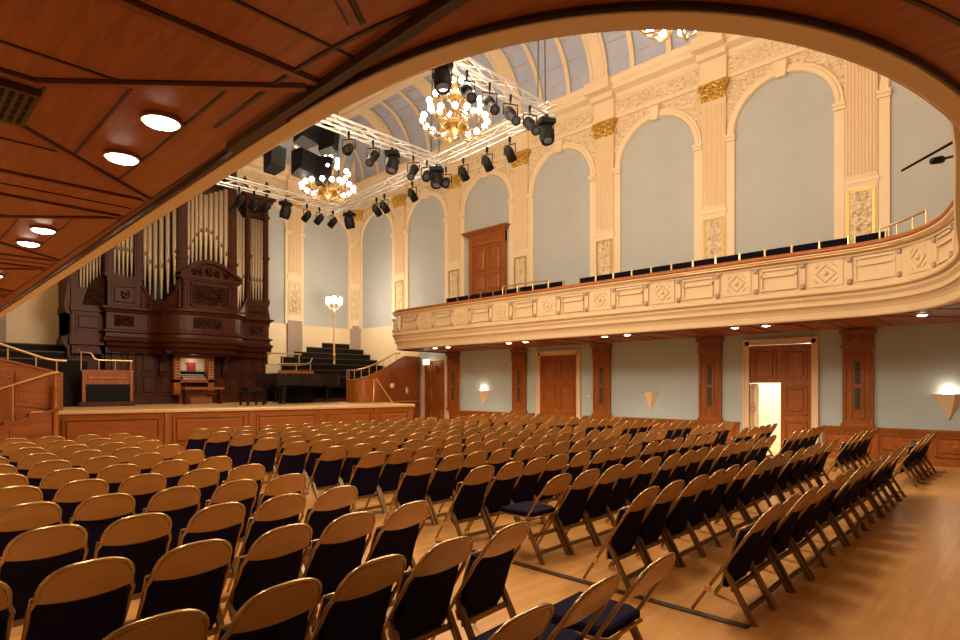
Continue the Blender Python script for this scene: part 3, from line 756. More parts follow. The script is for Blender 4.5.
# ------------------------------------------------------------------ pipe organ
og = thing('pipe_organ', (7.5, 21, ZT), 'dark mahogany pipe organ with carved case and bare metal pipes filling the end wall', 'organ')
OY = 20.95
def opanel(w, u0, u1, z0, z1, y): panels(w, u0, u1, z0, z1, lambda u, d, z: (u, y-d, z), .03, .03)
w = MB(); w.box(4.75, 10.35, OY+.25, YE, ZT, 3.0); w.box(3.8, 4.75, OY+.6, YE, ZT, 3.0); w.box(4.72, 10.4, OY+.15, YE, ZT, ZT+.2)
for a, b in ((4.85, 5.3), (5.35, 5.75), (5.85, 6.4), (6.42, 6.9), (8.4, 8.85), (8.9, 9.4), (9.45, 9.85), (9.9, 10.3)): opanel(w, a, b, ZT+.3, ZT+.95, OY+.25); opanel(w, a, b, ZT+1.0, 2.9, OY+.25)
opanel(w, 3.85, 4.7, ZT+.3, 2.9, OY+.6)
w.build('lower_case', M['organ'], og)
def smooth_path(p, k=2):
    for _ in range(k):
        q = [p[0]]
        for a, b in zip(p, p[1:]): q += [(a[0]*.75+b[0]*.25, a[1]*.75+b[1]*.25), (a[0]*.25+b[0]*.75, a[1]*.25+b[1]*.75)]
        p = q+[p[-1]]
    return p
gp = [(4.72, YE), (4.72, OY), (5.75, OY)]+smooth_path([(5.75, OY), (6.1, OY), (6.4, OY-.75), (6.9, OY-1.0), (8.5, OY-1.0), (9.0, OY-.75), (9.3, OY), (9.5, OY)])[1:]+[(10.35, OY), (10.35, YE)]
gpn = []
for i, p in enumerate(gp):
    a, b = Vector(gp[max(i-1, 0)]), Vector(gp[min(i+1, len(gp)-1)]); t1 = (Vector(p)-a).normalized() if i else None; t2 = (b-Vector(p)).normalized() if i < len(gp)-1 else None
    n1 = Vector((t1.y, -t1.x)) if t1 else None; n2 = Vector((t2.y, -t2.x)) if t2 else None
    if n1 is None: n_ = n2
    elif n2 is None: n_ = n1
    else: n_ = (n1+n2); n_ = n_/max(.3, (1+n1.dot(n2)))
    gpn.append((p[0], p[1], n_.x, n_.y))
w = MB().sweep(gpn, [(-.3, 2.72), (-.2, 2.8), (-.16, 2.92), (-.05, 2.98), (.0, 3.08), (.10, 3.14), (.12, 3.22), (.04, 3.27), (.03, 3.38), (.10, 3.42), (.10, 3.47), (0, 3.5), (0, 4.02), (.04, 4.06), (.06, 4.1), (.14, 4.15), (.14, 4.2), (-.02, 4.24), (-.6, 4.26)])
w.build('gallery_case', M['organ'], og)
vs = [(x, y, 2.74) for x, y, a, b in gpn]; MB().add(vs, [list(range(len(vs)))]).build('gallery_underside', M['organ'], og)
for a, b, y in ((4.95, 5.55, OY), (7.2, 8.2, OY-1.0), (9.6, 10.2, OY)):
    w = MB(); w.box(a, b, y-.02, y, 3.6, 3.95); scroll(w, lambda u, v: (u, y-.025, v), a, b, 3.62, 3.93, .02)
    w.build('gallery_carving', M['carve'], og)
# left wing
wl_ = MB(); y = OY+.3
wl_.box(3.8, 4.72, y, YE, 2.7, 4.75); wl_.box(3.72, 4.72, y-.12, YE, 2.98, 3.2); wl_.box(3.75, 4.72, y-.08, YE, 4.02, 4.2); wl_.box(3.76, 4.72, y-.05, YE, 3.2, 3.3)
opanel(wl_, 3.9, 4.65, 3.42, 3.95, y)
wl_.box(3.78, 3.98, y-.03, YE, 4.2, 6.6); wl_.build('wing_case', M['organ'], og)
w = MB(); w.prism([(4.1, 4.2), (4.72, 4.2), (4.72, 5.2)]+[(4.72-.6*sin(a), 4.2+1.0*cos(a)**1.5) for a in [PI/2*i/8 for i in range(1, 8)]], lambda a, b, d: (a, y+d, b), -.1, .02)
for q in (0, .1): w.tube([(4.5+(.26-.016*j-q)*cos(j*.5+2), y-.11, 4.5+(.26-.016*j-q)*sin(j*.5+2)) for j in range(12)], .025, 5)
w.build('scroll_bracket', M['carve'], og)
for sx in (3.75, 4.72, 10.4):
    w = MB(); w.prism([(0, 2.5), (0, 3.2), (.22, 3.2), (.2, 3.0), (.08, 2.85), (.06, 2.6)], lambda a, b, d: (sx+(a if sx > 9 else -a), OY+.3+d, b), 0, .15)
    w.prism([(0, 3.9), (0, 4.9), (.05, 4.85), (.16, 4.2), (.12, 3.95)], lambda a, b, d: (sx+(a if sx > 9 else -a), OY+.3+d, b), 0, .12)
    w.build('side_console', M['organ'], og)
# towers: walls above the gallery, posts and tops
def tower_wall(x0, x1, y, z0, z1, name='tower_wall', carve=True):
    w = MB(); w.box(x0, x1, y, y+.5, z0, z1); w.box(x0-.04, x1+.04, y-.06, y+.5, z1-.06, z1+.04); w.box(x0-.02, x1+.02, y-.03, y+.5, z1-.16, z1-.06); opanel(w, x0+.1, x1-.1, z0+.08, z1-.22, y); w.build(name, M['organ'], og)
    if carve and x1-x0 > .4:
        w = MB(); m = (x0+x1)/2; hw = min(.22, (x1-x0)*.3); scroll(w, lambda u, v: (u, y-.035, v), m-hw, m+hw, z0+.22, z1-.36, .02); w.build('tower_carving', M['carve'], og)
tower_wall(4.76, 5.74, OY, 4.2, 5.15); tower_wall(9.5, 10.33, OY, 4.2, 4.85)
def post(x, y, z0, z1, wd=.24, d=.3):
    w = MB(); w.box(x-wd/2, x+wd/2, y, y+d, z0, z1); w.box(x-wd/2-.03, x+wd/2+.03, y-.03, y+d, z0, z0+.12)
    for z in (z0+1.6, z1-.5): w.box(x-wd/2-.03, x+wd/2+.03, y-.04, y+d, z, z+.1)
    w.box(x-wd*.28, x+wd*.28, y-.025, y, z0+.2, z1-.6)
    w.build('case_post', M['organ'], og)
for x in (4.82, 5.70): post(x, OY, 5.15, 8.6)
post(4.95-.05+.0, OY-.0, 5.15, 8.6, .1) if False else None
for x in (9.57, 10.26): post(x, OY, 4.85, 8.5, .16)
for x in (6.82, 8.58): post(x, OY-.95, 4.25, 9.3, .28, .5)
# backs behind pipes
w = MB(); w.box(3.8, 10.33, OY+.55, YE, 3, 8.6); w.box(6.7, 8.7, OY-.3, YE, 4.2, 9.3); w.build('inner_case', M['darkwood'], og)
def topping(x0, x1, y, z, name='tower_cornice'):
    w = MB(); w.box(x0-.05, x1+.05, y-.05, y+.8, z, z+.12); w.box(x0-.12, x1+.12, y-.14, y+.85, z+.12, z+.22); w.box(x0-.2, x1+.2, y-.22, y+.9, z+.22, z+.32)
    w.build(name, M['organ'], og)
    w = MB(); m = (x0+x1)/2; w.box(x0+.1, x1-.1, y-.02, y+.02, z-.45, z); scroll(w, lambda u, v: (u, y-.04, v), x0+.1, x1-.1, z-.42, z-.05, .025)
    w.build('tower_crest_carving', M['carve'], og)
    for xx in (x0, x1):
        w = MB(); w.lathe([(.0, 0), (.14, 0), (.14, .08), (.07, .14), (.13, .28), (.15, .36), (.07, .46), (.10, .54), (.0, .72)], (xx, y+.15, z+.32), 10); w.build('finial', M['organ'], og)
topping(4.7, 5.82, OY, 8.6); topping(9.5, 10.34, OY, 8.45); topping(6.72, 8.7, OY-.95, 9.3)
# central carved block with segmental pediment
w = MB(); w.box(6.75, 8.65, OY-1.12, OY-.3, 4.2, 5.2); w.box(6.68, 8.72, OY-1.2, OY-.3, 5.15, 5.24)
for a in (6.75, 8.47): w.box(a, a+.18, OY-1.16, OY-1.12, 4.24, 5.15); opanel(w, a+.03, a+.15, 4.35, 5.05, OY-1.16)
arc = [(6.62+2.16*i/16, 5.24+.5*sin(PI*i/16)) for i in range(17)]
w.prism(arc+[(8.78, 5.2), (6.62, 5.2)], lambda a, b, d: (a, OY+d, b), -1.12, -.8)
vs = []
for a, b in arc: vs += [(a, OY-.8, b), (a, OY-1.28, b), (a, OY-1.28, b+.12), (a, OY-.8, b+.14)]
w.add(vs, [(4*i+j, 4*i+4+j, 4*i+4+(j+1) % 4, 4*i+(j+1) % 4) for i in range(16) for j in range(4)])
w.box(6.62, 8.78, OY-1.26, OY-.8, 5.2, 5.28); w.build('pediment', M['organ'], og)
w = MB(); w.box(7.05, 8.35, OY-1.15, OY-1.12, 4.36, 5.0)
scroll(w, lambda u, v: (u, OY-1.16, v), 7.1, 8.3, 4.42, 4.95, .03)
for i in range(9): a = i*.7; w.tube([(7.7, OY-1.17, 4.68), (7.7+.5*cos(a), OY-1.17, 4.68+.25*sin(a))], [.05, .015], 5)
scroll(w, lambda u, v: (u, OY-1.14, v), 7.0, 8.4, 5.3, 5.56, .03); w.sphere((7.7, OY-1.14, 5.5), .12, 8)
w.build('carved_panel', M['carve'], og)
w = MB()
for a, b in ((7.0, 7.05), (8.35, 8.4)): w.box(a, b, OY-1.18, OY-1.12, 4.3, 5.06)
for a, b in ((4.3, 4.36), (5.0, 5.06)): w.box(7.0, 8.4, OY-1.18, OY-1.12, a, b)
w.build('panel_frame', M['organ'], og)
# pipes
def pipe(x, y, z0, z1, r, foot=.75):
    w = MB(); w.lathe([(r*.22, 0), (r*.3, .02), (r*.95, foot), (r, foot+.03), (r, z1-z0), (r*.86, z1-z0), (r*.86, z1-z0-.3)], (x, y, z0), 12)
    w.build('pipe', M['pipe'], og)
    return (x, y-r*.93, z0+foot+.02, r)
mouths = []
for i in range(9):
    t = i/8; x = 7.04+1.34*t; mouths.append(pipe(x, OY-.85, 5.2+.45*sin(PI*t), 8.1+.7*abs(t-.5)+.0, .076, .95+.25*sin(PI*t)))
for i in range(6):                                  # concave flats beside the centre
    t = i/5; mouths.append(pipe(5.93+.72*t, OY+.12-.75*t**1.6, 4.95-.45*sin(PI*t)+.05*t, 8.0+.3*t, .078, 1.0))
    mouths.append(pipe(9.42-.68*t, OY+.12-.75*t**1.6, 4.75-.35*sin(PI*t), 7.9+.3*t, .062, .9))
for i in range(5):
    t = i/4; mouths.append(pipe(5.0+.52*t, OY+.15, 5.2, 8.1-.2*sin(PI*t), .058, .8))
for i in range(5):
    t = i/4; mouths.append(pipe(9.70+.44*t, OY+.15, 4.9, 7.95, .05, .7))
for i in range(8):
    t = i/7; pipe(3.98+.66*t, OY+.42, 4.35+.7*t, 6.9+.5*t, .034+.006*(i % 2), .5)
w = MB()
for x, y, z, r in mouths:
    w.prism([(-r*.6, 0), (r*.6, 0), (0, .16)], lambda a, b, d: (x+a, y+d-.004, z+b), -.012, .02)
w.build('pipe_mouths', M['vent'], og)
# curved low walls in front of the concave flats
for sgn, xs in ((1, [5.78+.96*i/10 for i in range(11)]), (-1, [9.5-.9*i/10 for i in range(11)])):
    w = MB(); P0 = []
    for i, x in enumerate(xs):
        t = i/10; P0.append((x, OY-.02-.85*t**1.6, 4.2, 4.95-.55*sin(PI*t)))
    vs = []
    for x, y, a, b in P0: vs += [(x, y, a), (x, y, b), (x, y+.1, b), (x, y+.1, a)]
    w.add(vs, [(4*i+j, 4*i+4+j, 4*i+5+j, 4*i+1+j) for i in range(10) for j in range(3)])
    w.tube([(x, y-.01, b) for x, y, a, b in P0], .045, 6)
    w.build('curved_toe_board', M['organ'], og)
    w = MB()
    for i in (2, 4, 6, 8):
        x, y, a, b = P0[i]; w.tube([(x+.08*cos(j*.7)*(1-j/12), y-.04, 4.31+.08*sin(j*.7)*(1-j/12)) for j in range(11)], .018, 5)
    w.build('toe_board_carving', M['carve'], og)
for x in (6.5, 8.75):
    w = MB(); w.prism([(0, 2.0), (-.12, 2.05), (-.2, 2.2), (-.15, 2.45), (-.4, 2.7), (-.8, 2.78), (-.8, 2.85), (0, 2.85)], lambda a, b, d: (x+d, OY+.25+a, b), -.09, .09)
    w.build('gallery_bracket', M['organ'], og)
def warp(x): return x+.15*min(1, max(0, (7.5-x)/.6))+.08*max(0, 6.8-x)
for o in list(og.children):
    for v in o.data.vertices: v.co.x = warp(v.co.x+7.5)-7.5
# console
CX = 7.62
w = MB(); w.box(CX-.66, CX-.45, OY-.12, OY+.25, ZT+.3, ZT+1.62); w.box(CX+.45, CX+.66, OY-.12, OY+.25, ZT+.3, ZT+1.62); w.box(CX-.66, CX+.66, OY-.12, OY+.25, ZT+.72, ZT+.82)
w.box(CX-.66, CX+.66, OY-.10, OY+.25, ZT+1.55, ZT+1.64); w.box(CX-.45, CX+.45, OY-.05, OY+.25, ZT, ZT+.3); w.build('console_jambs', M['oak'], og)
w = MB(); w.box(CX-.45, CX+.45, OY+.2, OY+.25, ZT+.82, ZT+1.55); w.build('console_back', M['paper'], og)
w = MB()
for j in range(3): w.box(CX-.38, CX+.38, OY-.16+j*.12, OY+.0+j*.12, ZT+.83+j*.07, ZT+.86+j*.07)
w.build('manual', M['ivory'], og)
w = MB()
for j in range(3):
    w.box(CX-.44, CX+.44, OY-.10+j*.12, OY+.01+j*.12, ZT+.86+j*.07, ZT+.895+j*.07)
w.box(CX-.44, CX+.44, OY+.12, OY+.2, ZT+.82, ZT+1.1); w.build('manual_frame', M['matte'], og)
w = MB()
for sx in (-1, 1):
    for r in range(6):
        for q in range(2): w.lathe([(.014, 0), (.018, .01), (0, .016)], (0, 0, 0), 6) if False else w.cbox((CX+sx*(.5+.09*q), OY-.135, ZT+.92+.1*r), (.03, .03, .03))
w.build('stop_knobs', M['ivory'], og)
mb_ = thing('music_book', (CX, OY+.1, ZT+1.12), 'open music book with red cover on the organ console desk', 'book')
MB().cbox((CX-.02, OY+.15, ZT+1.27), (.28, .02, .3)).build('red_cover', M['red'], mb_); MB().cbox((CX+.26, OY+.15, ZT+1.24), (.22, .015, .25)).build('page', M['paper'], mb_); MB().cbox((CX-.27, OY+.15, ZT+1.22), (.2, .015, .2)).build('sheet', M['paper'], mb_)
cl = thing('console_lamp', (CX, OY-.1, ZT+1.64), 'slim lit lamp on top of the organ console', 'lamp')
w = MB(); w.tube([(CX-.1, OY-.14, ZT+1.70), (CX+.2, OY-.14, ZT+1.70)], .02, 8); w.tube([(CX+.05, OY-.14, ZT+1.70), (CX+.05, OY-.05, ZT+1.66), (CX+.05, OY-.05, ZT+1.64)], .01, 6); w.build('lamp_shade', M['brass'], cl)
point_light('console_light', (CX, OY-.02, ZT+1.45), 1.3, cl, .05)
ob = thing('organ_bench', (CX, OY-.75, ZT), 'long wooden organ bench in front of the organ console', 'bench')
MB().box(CX-.62, CX+.66, OY-1.0, OY-.6, ZT+.48, ZT+.56, .01).build('seat', M['oak'], ob)
for sx in (-.55, .56): MB().box(CX+sx-.03, CX+sx+.03, OY-.96, OY-.64, ZT, ZT+.48).build('leg', M['organ'], ob)
MB().box(CX-.52, CX+.53, OY-.82, OY-.78, ZT+.34, ZT+.44).build('stretcher', M['organ'], ob); MB().box(CX-.3, CX+.4, OY-.62, OY-.58, ZT+.02, ZT+.24).build('pedal_board', M['oak'], ob)

# ------------------------------------------------------------------ grand piano, stool
PX, PYy = 8.95, 17.55
pn = thing('grand_piano', (PX, PYy, ZT), 'closed black concert grand piano standing on the stage before the choir benches', 'piano')
out = [(0, 0), (.55, 0), (.95, -.02), (1.35, .12), (1.8, .42), (2.3, .62), (2.75, .74), (2.92, .92), (2.95, 1.2), (2.85, 1.42), (2.65, 1.5), (0, 1.5)]
out = [out[0]]+smooth_path(out[1:-1], 2)+[out[-1]]
PF = lambda a, b, d: (PX+a, PYy+b, ZT+d)
w = MB().prism(out, PF, .62, .98); w.box(PX-.02, PX+.30, PYy-.03, PYy+.02, ZT+.62, ZT+.98); w.build('case', M['pianoc'], pn)
w = MB().prism([(.3+(x-.3)*1.01 if x > .3 else .3, .75+(y-.75)*1.02) for x, y in out if x > .2]+[(.3, 1.515), (.3, -.015)][:1], PF, .98, 1.015); w.build('lid', M['pianoc'], pn)
MB().box(PX-.02, PX+.3, PYy+.0, PYy+1.5, ZT+.98, ZT+1.01).build('fallboard', M['pianoc'], pn)
w = MB()
for a, b in ((.28, .12), (.28, 1.38), (2.5, 1.15)):
    w = MB(); w.box(PX+a-.06, PX+a+.06, PYy+b-.06, PYy+b+.06, ZT+.1, ZT+.62, .015); w.box(PX+a-.08, PX+a+.08, PYy+b-.08, PYy+b+.08, ZT+.5, ZT+.62)
    l = w.build('leg', M['black'], pn); w = MB(); w.lathe([(0, 0), (.05, .0), (.05, .09), (0, .1)], (PX+a, PYy+b, ZT), 10); w.build('caster', M['vent'], l)
w = MB(); w.box(PX+.35, PX+.42, PYy+.6, PYy+.64, ZT+.1, ZT+.62); w.box(PX+.35, PX+.42, PYy+.84, PYy+.88, ZT+.1, ZT+.62); w.box(PX+.3, PX+.5, PYy+.56, PYy+.92, ZT+.06, ZT+.12); w.build('pedal_lyre', M['black'], pn)
MB().box(PX-.0, PX+.15, PYy+.1, PYy+1.4, ZT+.70, ZT+.715).build('keyboard', M['ivory'], pn)
ps = thing('piano_stool', (PX-.75, PYy+.55, ZT), 'black padded piano stool beside the keyboard end of the grand piano', 'stool')
MB().box(PX-1.1, PX-.5, PYy-.25, PYy+.35, ZT+.42, ZT+.53, .03).build('seat', M['black'], ps)
for a in (-1.05, -.55):
    for b in (-.2, .3): MB().box(PX+a-.03, PX+a+.03, PYy+b-.03, PYy+b+.03, ZT, ZT+.42).build('leg', M['black'], ps)

# ------------------------------------------------------------------ choir risers and benches
w = MB()
NT = 7
tier = []
for i in range(NT):
    y0 = 19.15+.52*i; x0 = (10.75, 10.75, 10.8, 10.9, 11.75, 12.6, 13.65)[i]; z = ZT+.15+.255*i; tier.append((x0, y0, z)); w.box(x0, XW, y0, YE, ZT, z)
o = w.build('riser_floor', M['bench']); o['kind'] = 'structure'
MB().box(10.75, 13.2, 19.11, 19.15, ZT, ZT+.14).build('riser_front', M['organ'], o)
for i, (x0, y0, z) in enumerate(tier):
    t = thing('choir_bench', (x0, y0, z), 'long dark choir bench behind the piano, %s tier up from the stage' % ORD[i], 'bench', 'dark choir benches beside the organ')
    x1 = 15.5 if i < 6 else 15.1
    MB().box(x0+.05, x1, y0+.12, y0+.42, z+.38, z+.43, .01).build('seat', M['bench'], t)
    MB().box(x0+.05, x1, y0+.44, y0+.48, z+.42, z+.80).build('backrest', M['bench'], t)
    MB().box(x0+.05, x1, y0+.42, y0+.50, z+.80, z+.83).build('top_rail', M['benchtop'], t)
    w = MB()
    for k in range(5): xx = x0+.1+(x1-x0-.2)*k/4; w.box(xx-.03, xx+.03, y0+.15, y0+.46, z, z+.40)
    w.build('bench_end', M['bench'], t)
def stall(x0, x1, y, label, z0=1.75, z1=2.13, zr=2.46):
    t = thing('choir_stall', ((x0+x1)/2, y, ZT), label, 'stall')
    w = MB(); w.box(x0, x1, y, y+.05, z0, z1); w.box(x0-.03, x1+.03, y-.03, y+.07, z1, z1+.04); panels(w, x0+.06, x1-.06, z0+.05, z1-.04, lambda u, d, z: (u, y-d, z)); w.build('panel', M['oak'], t)
    w = MB(); w.box(x0, x1, y+.01, y+.04, ZT+.14, z0); w.build('dark_front', M['bench'], t)
    w = MB(); w.box(x1-.08, x1, y-.04, y+.06, ZT, z1); w.box(x0, x0+.08, y-.04, y+.06, ZT, z1); w.build('end_post', M['oak'], t)
    w = MB(); w.box(x0-.1, x1, y-.2, y+.0, ZT, ZT+.14); w.build('step', M['organ'], t)
    w = MB(); w.tube([(x0-.05, y+.25, zr+.3), (x0, y+.1, zr+.02+.2), (x0+.22, y+.02, zr+.2), (x0+.32, y+.02, zr+.03), (x0+.42, y+.02, zr), (x1, y+.02, zr)], .026, 8)
    for k in range(3): xx = x0+.42+(x1-x0-.46)*k/2; w.tube([(xx, y+.02, z1), (xx, y+.02, zr)], .016, 6)
    w.tube([(x0, y+.1, z1), (x0, y+.1, zr+.2)], .016, 6); w.build('brass_rail', M['brass'], t)
    return t
stall(4.15, 5.45, 19.8, 'wooden choir stall with bent brass rail beside the organ and stairs')
def stall_r(x0, x1, y):
    t = thing('choir_stall', ((x0+x1)/2, y, ZT), 'small wooden choir stall with brass rail behind the piano lid', 'stall')
    MB().box(x0, x1, y, y+.05, 2.0, 2.25).build('panel', M['oak'], t); MB().box(x0, x1, y+.01, y+.05, ZT, 2.0).build('dark_front', M['bench'], t)
    w = MB(); w.tube([(x0, y+.02, 2.48), (x1-.3, y+.02, 2.48), (x1-.1, y+.05, 2.56), (x1, y+.1, 2.72)], .026, 8)
    for xx in (x0+.08, (x0+x1)/2, x1-.12): w.tube([(xx, y+.02, 2.25), (xx, y+.02, 2.49)], .016, 6)
    w.build('brass_rail', M['brass'], t)
    w = MB(); w.tube([(x0+.25, y+1.4, 2.92), (x1+.3, y+1.4, 2.92)], .024, 8)
    for xx in (x0+.3, (x0+x1)/2+.2, x1+.2): w.tube([(xx, y+1.4, 2.5), (xx, y+1.4, 2.92)], .016, 6)
    w.box(x0+.2, x1+.3, y+1.4, y+1.44, 2.47, 2.5); w.build('rear_rail', M['brass'], t)
stall_r(9.75, 11.1, 19.0)
# dark choir seating at the other side of the organ
for i in range(3):
    t = thing('choir_bench', (2, 20.4+.6*i, ZT), 'dark choir bench above the brass stair rail, %s row beside the organ' % ORD[i], 'bench', 'dark choir benches by the stairs')
    z = 1.62+.25*i; y = 20.3+.7*i; bx1 = 4.5 if i == 0 else 4.08
    MB().box(.5, bx1, y, y+.7, ZT, z).build('riser', M['bench'], t); MB().box(.5, bx1, y+.45, y+.5, z+.4, z+.85).build('backrest', M['bench'], t); MB().box(.5, bx1, y+.12, y+.45, z, z+.42).build('seat', M['bench'], t); MB().box(.5, bx1, y+.43, y+.52, z+.85, z+.88).build('top_rail', M['benchtop'], t)

# tall standing lamp
LX, LY, LZ = 13.15, 20.9, ZT+.96
sl = thing('standing_lamp', (LX, LY, LZ), 'tall brass standing lamp with a cluster of lit globes above the choir benches', 'lamp')
w = MB(); w.lathe([(.0, 0), (.2, 0), (.2, .03), (.1, .08), (.05, .15), (.05, .9), (.07, .95), (.035, 1.0), (.03, 2.65), (.05, 2.7), (.02, 2.75), (.02, 3.1)], (LX, LY, LZ), 12); w.build('pole', M['brass'], sl)
for i in range(6):
    a = i*PI/3; dx, dy = cos(a)*.28, sin(a)*.28; zz = LZ+3.10+(.1 if i % 2 else 0)
    w = MB(); w.tube([(LX, LY, LZ+2.85), (LX+dx*.6, LY+dy*.6, LZ+2.81), (LX+dx, LY+dy, zz-.1)], .012, 6); ar = w.build('arm', M['brass'], sl); MB().sphere((LX+dx, LY+dy, zz), .095, 12).build('globe', M['bulb'], ar)
MB().sphere((LX, LY, LZ+3.27), .1, 12).build('globe', M['bulb'], sl)
point_light('lamp_light', (LX, LY-.45, LZ+3.15), P_STAND, sl, .2)

# ------------------------------------------------------------------ curved stair wall on the far side of the stage
cw = thing('stair_wall', (13, 17.3, ZT), 'curved varnished wood stair wall with brass handrail under the balcony end', 'stair wall')
cp = smooth_path([(12.0, 18.2), (12.05, 17.5), (12.65, 17.35), (13.45, 17.65), (14.5, 18.15), (15.64, 18.4)], 2)
def ctop(x): return 1.88+(min(x, 14.7)-12.0)*.36
vs = []; w = MB()
for x, y in cp: vs += [(x, y, 0), (x, y, ctop(x)), (x+.03, y+.1, ctop(x)), (x+.03, y+.1, 0)]
w.add(vs, [(4*i+j, 4*i+4+j, 4*i+4+(j+1) % 4, 4*i+(j+1) % 4) for i in range(len(cp)-1) for j in range(4)])
w.build('wall_panel', M['oakdoor'], cw)
w = MB(); w.tube([(x+.02, y+.05, ctop(x)+.03) for x, y in cp], .035, 6); w.build('capping', M['oak'], cw)
w = MB(); w.tube([(x+.02, y+.05, min(ctop(x)+.38, 2.98)) for x, y in cp if x < 14.5], .026, 8)
for i in range(0, len(cp)):
    x, y = cp[i]
    if x < 14.3 and i % 2 == 0: w.tube([(x+.02, y+.05, ctop(x)), (x+.02, y+.05, ctop(x)+.38)], .014, 6)
w.build('brass_rail', M['brass'], cw)
hr = thing('handrail', (12.4, 16.4, ZT), 'short sloping brass handrail at the side steps of the stage', 'handrail')
w = MB(); w.tube([(12.2, 16.85, ZT), (12.2, 16.85, ZT+.82), (12.25, 16.75, ZT+.84), (12.3, 15.9, ZT+.03)], .02, 8); w.build('rail', M['brass'], hr)
for i, (x, z, s, l, nme) in enumerate(((13.7, 1.72, .16, 'cream switch plate on the curved wooden stair wall', 'switch_plate'), (14.75, 1.5, .2, 'cream wall telephone on the wooden wall beside the exit door', 'wall_telephone'))):
    yy = 17.68+(x-13.45)*.45; t = thing(nme, (x, yy-.05, z), l, 'switch' if i == 0 else 'telephone')
    MB().cbox((x, yy-.03, z), (s*1.3, .06, s), .01).build('plate', M['white'], t)
    if i: MB().cbox((x+.02, yy-.08, z+.05), (.06, .05, .24), .015).build('handset', M['white'], t)
    else: MB().cbox((x, yy-.065, z), (.03, .02, .05)).build('rocker', M['tan'], t)

# ------------------------------------------------------------------ stairs on the near side of the stage
sr = thing('side_stairs', (1.6, 17, 0), 'panelled wooden side stairs with brass handrails at the stage end by the choir stall', 'stairs')
def slope_wall(y, x0, x1, za, zb, zlow, name, m, npan=3):
    w = MB(); w.prism([(x0, zlow), (x1, zlow), (x1, zb), (x0, za)], lambda a, b, d: (a, y+d, b), -.04, .04)
    w.prism([(x0, za), (x1, zb), (x1, zb+.05), (x0, za+.05)], lambda a, b, d: (a, y+d, b), -.07, .07)
    sl_ = (zb-za)/(x1-x0)
    for i in range(npan):
        a = x0+(x1-x0)*i/npan+.08; b = x0+(x1-x0)*(i+1)/npan-.08
        for z0_, z1_ in ((.12, .5), (.56, .92)):
            P = []
            hh = lambda x, f: zlow+(za+sl_*(x-x0)-zlow)*f
            w.hexa([(x, y-d, hh(x, f)) for d in (.04, .07) for x, f in ((a, z0_), (b, z0_), (b, z1_), (a, z1_))])
            q = .05; w.hexa([(x, y-d, hh(x, f)) for d in (.07, .085) for x, f in ((a+q, z0_+.05), (b-q, z0_+.05), (b-q, z1_-.05), (a+q, z1_-.05))])
    w.build(name, m, sr)
slope_wall(16.78, .2, 2.98, .1, 1.12, 0, 'string_wall', M['oakflat'])
slope_wall(17.0, .2, 3.17, 2.78, 1.97, .02, 'upper_stair_wall', M['oakflat'])
w = MB(); w.tube([(.2, 16.78, .95), (2.9, 16.78, 2.0), (3.05, 16.78, 2.03)], .028, 8)
for x in (.5, 1.4, 2.2): w.tube([(x, 16.78, .1+(x-.2)*.367), (x, 16.78, .95+(x-.2)*.389)], .018, 6)
w.build('brass_handrail', M['brass'], sr)
w = MB(); w.tube([(.2, 17.0, 3.33), (2.8, 17.0, 2.36), (3.0, 17.0, 2.32), (3.25, 17.0, 2.31)], .028, 8)
for x in (1.3, 2.13, 2.65, 3.05): w.tube([(x, 17.0, 1.97+(3.17-x)*.273), (x, 17.0, max(2.32, 3.33-(x-.2)*.373))], .018, 6)
w.build('brass_upper_rail', M['brass'], sr)
w = MB(); w.lathe([(0, 0), (.07, 0), (.07, .12), (.045, .16), (.06, .35), (.04, .55), (.055, .62), (.03, .68), (.03, .86), (0, .88)], (2.98, 16.78, ZT), 10); w.lathe([(.06, 0), (.06, ZT)], (2.98, 16.72, 0), 8); w.build('newel_post', M['oak'], sr)
w = MB()
for i in range(6): w.box(.2+.46*i, 2.98, 16.83, 16.95, 0, .18*(i+1))
w.build('treads', M['oak'], sr)

# ------------------------------------------------------------------ chandeliers
ch = thing('chandelier', (7.2, 7.5, 6.5), '', 'chandelier', 'gilt chandeliers'); C0 = Vector((7.2, 7.5, 6.5)); cc = (7.2, 7.5, 6.5)
w = MB(); w.lathe([(0, -.26), (.03, -.25), (.12, -.2), (.22, -.12), (.25, -.05), (.17, .02), (.07, .06), (.05, .3), (.12, .38), (.13, .46), (.06, .54), (.04, .75), (.08, .83), (.03, .95), (0, 1.1)], cc, 16); w.build('body', M['chgold'], ch)
w = MB(); w.tube([C0+Vector((0, 0, 1.1)), C0+Vector((0, 0, 6.65))], .022, 6); w.lathe([(.0, 0), (.25, 0), (.3, .08), (0, .1)], C0+Vector((0, 0, 6.55)), 12); w.build('suspension_rod', M['brass'], ch)
for R, zt, cnt, rr in ((.57, .0, 8, .055), (.45, .33, 6, .052), (.20, .62, 4, .05)):
    for i in range(cnt):
        a = 2*PI*i/cnt+.2; d = Vector((cos(a), sin(a), 0)); q = Vector((-sin(a), cos(a), 0))
        w = MB(); w.tube([C0+d*.1+Vector((0, 0, zt-.12)), C0+d*R*.45+Vector((0, 0, zt-.22)), C0+d*R*.8+Vector((0, 0, zt-.18)), C0+d*R+Vector((0, 0, zt-.04))], .02, 6)
        ends = [C0+d*(R-.02)+q*.10+Vector((0, 0, zt)), C0+d*(R-.02)-q*.10+Vector((0, 0, zt)), C0+d*(R+.08)+Vector((0, 0, zt+.05))] if R > .6 else [C0+d*R+q*.1+Vector((0, 0, zt)), C0+d*R-q*.1+Vector((0, 0, zt))]
        for e in ends: w.tube([C0+d*R*.9+Vector((0, 0, zt-.12)), e-Vector((0, 0, .05))], .012, 5)
        ar = w.build('arm', M['chgold'], ch)
        for e in ends: MB().sphere(e+Vector((0, 0, .03)), rr, 8).build('bulb', M['bulb'], ar)
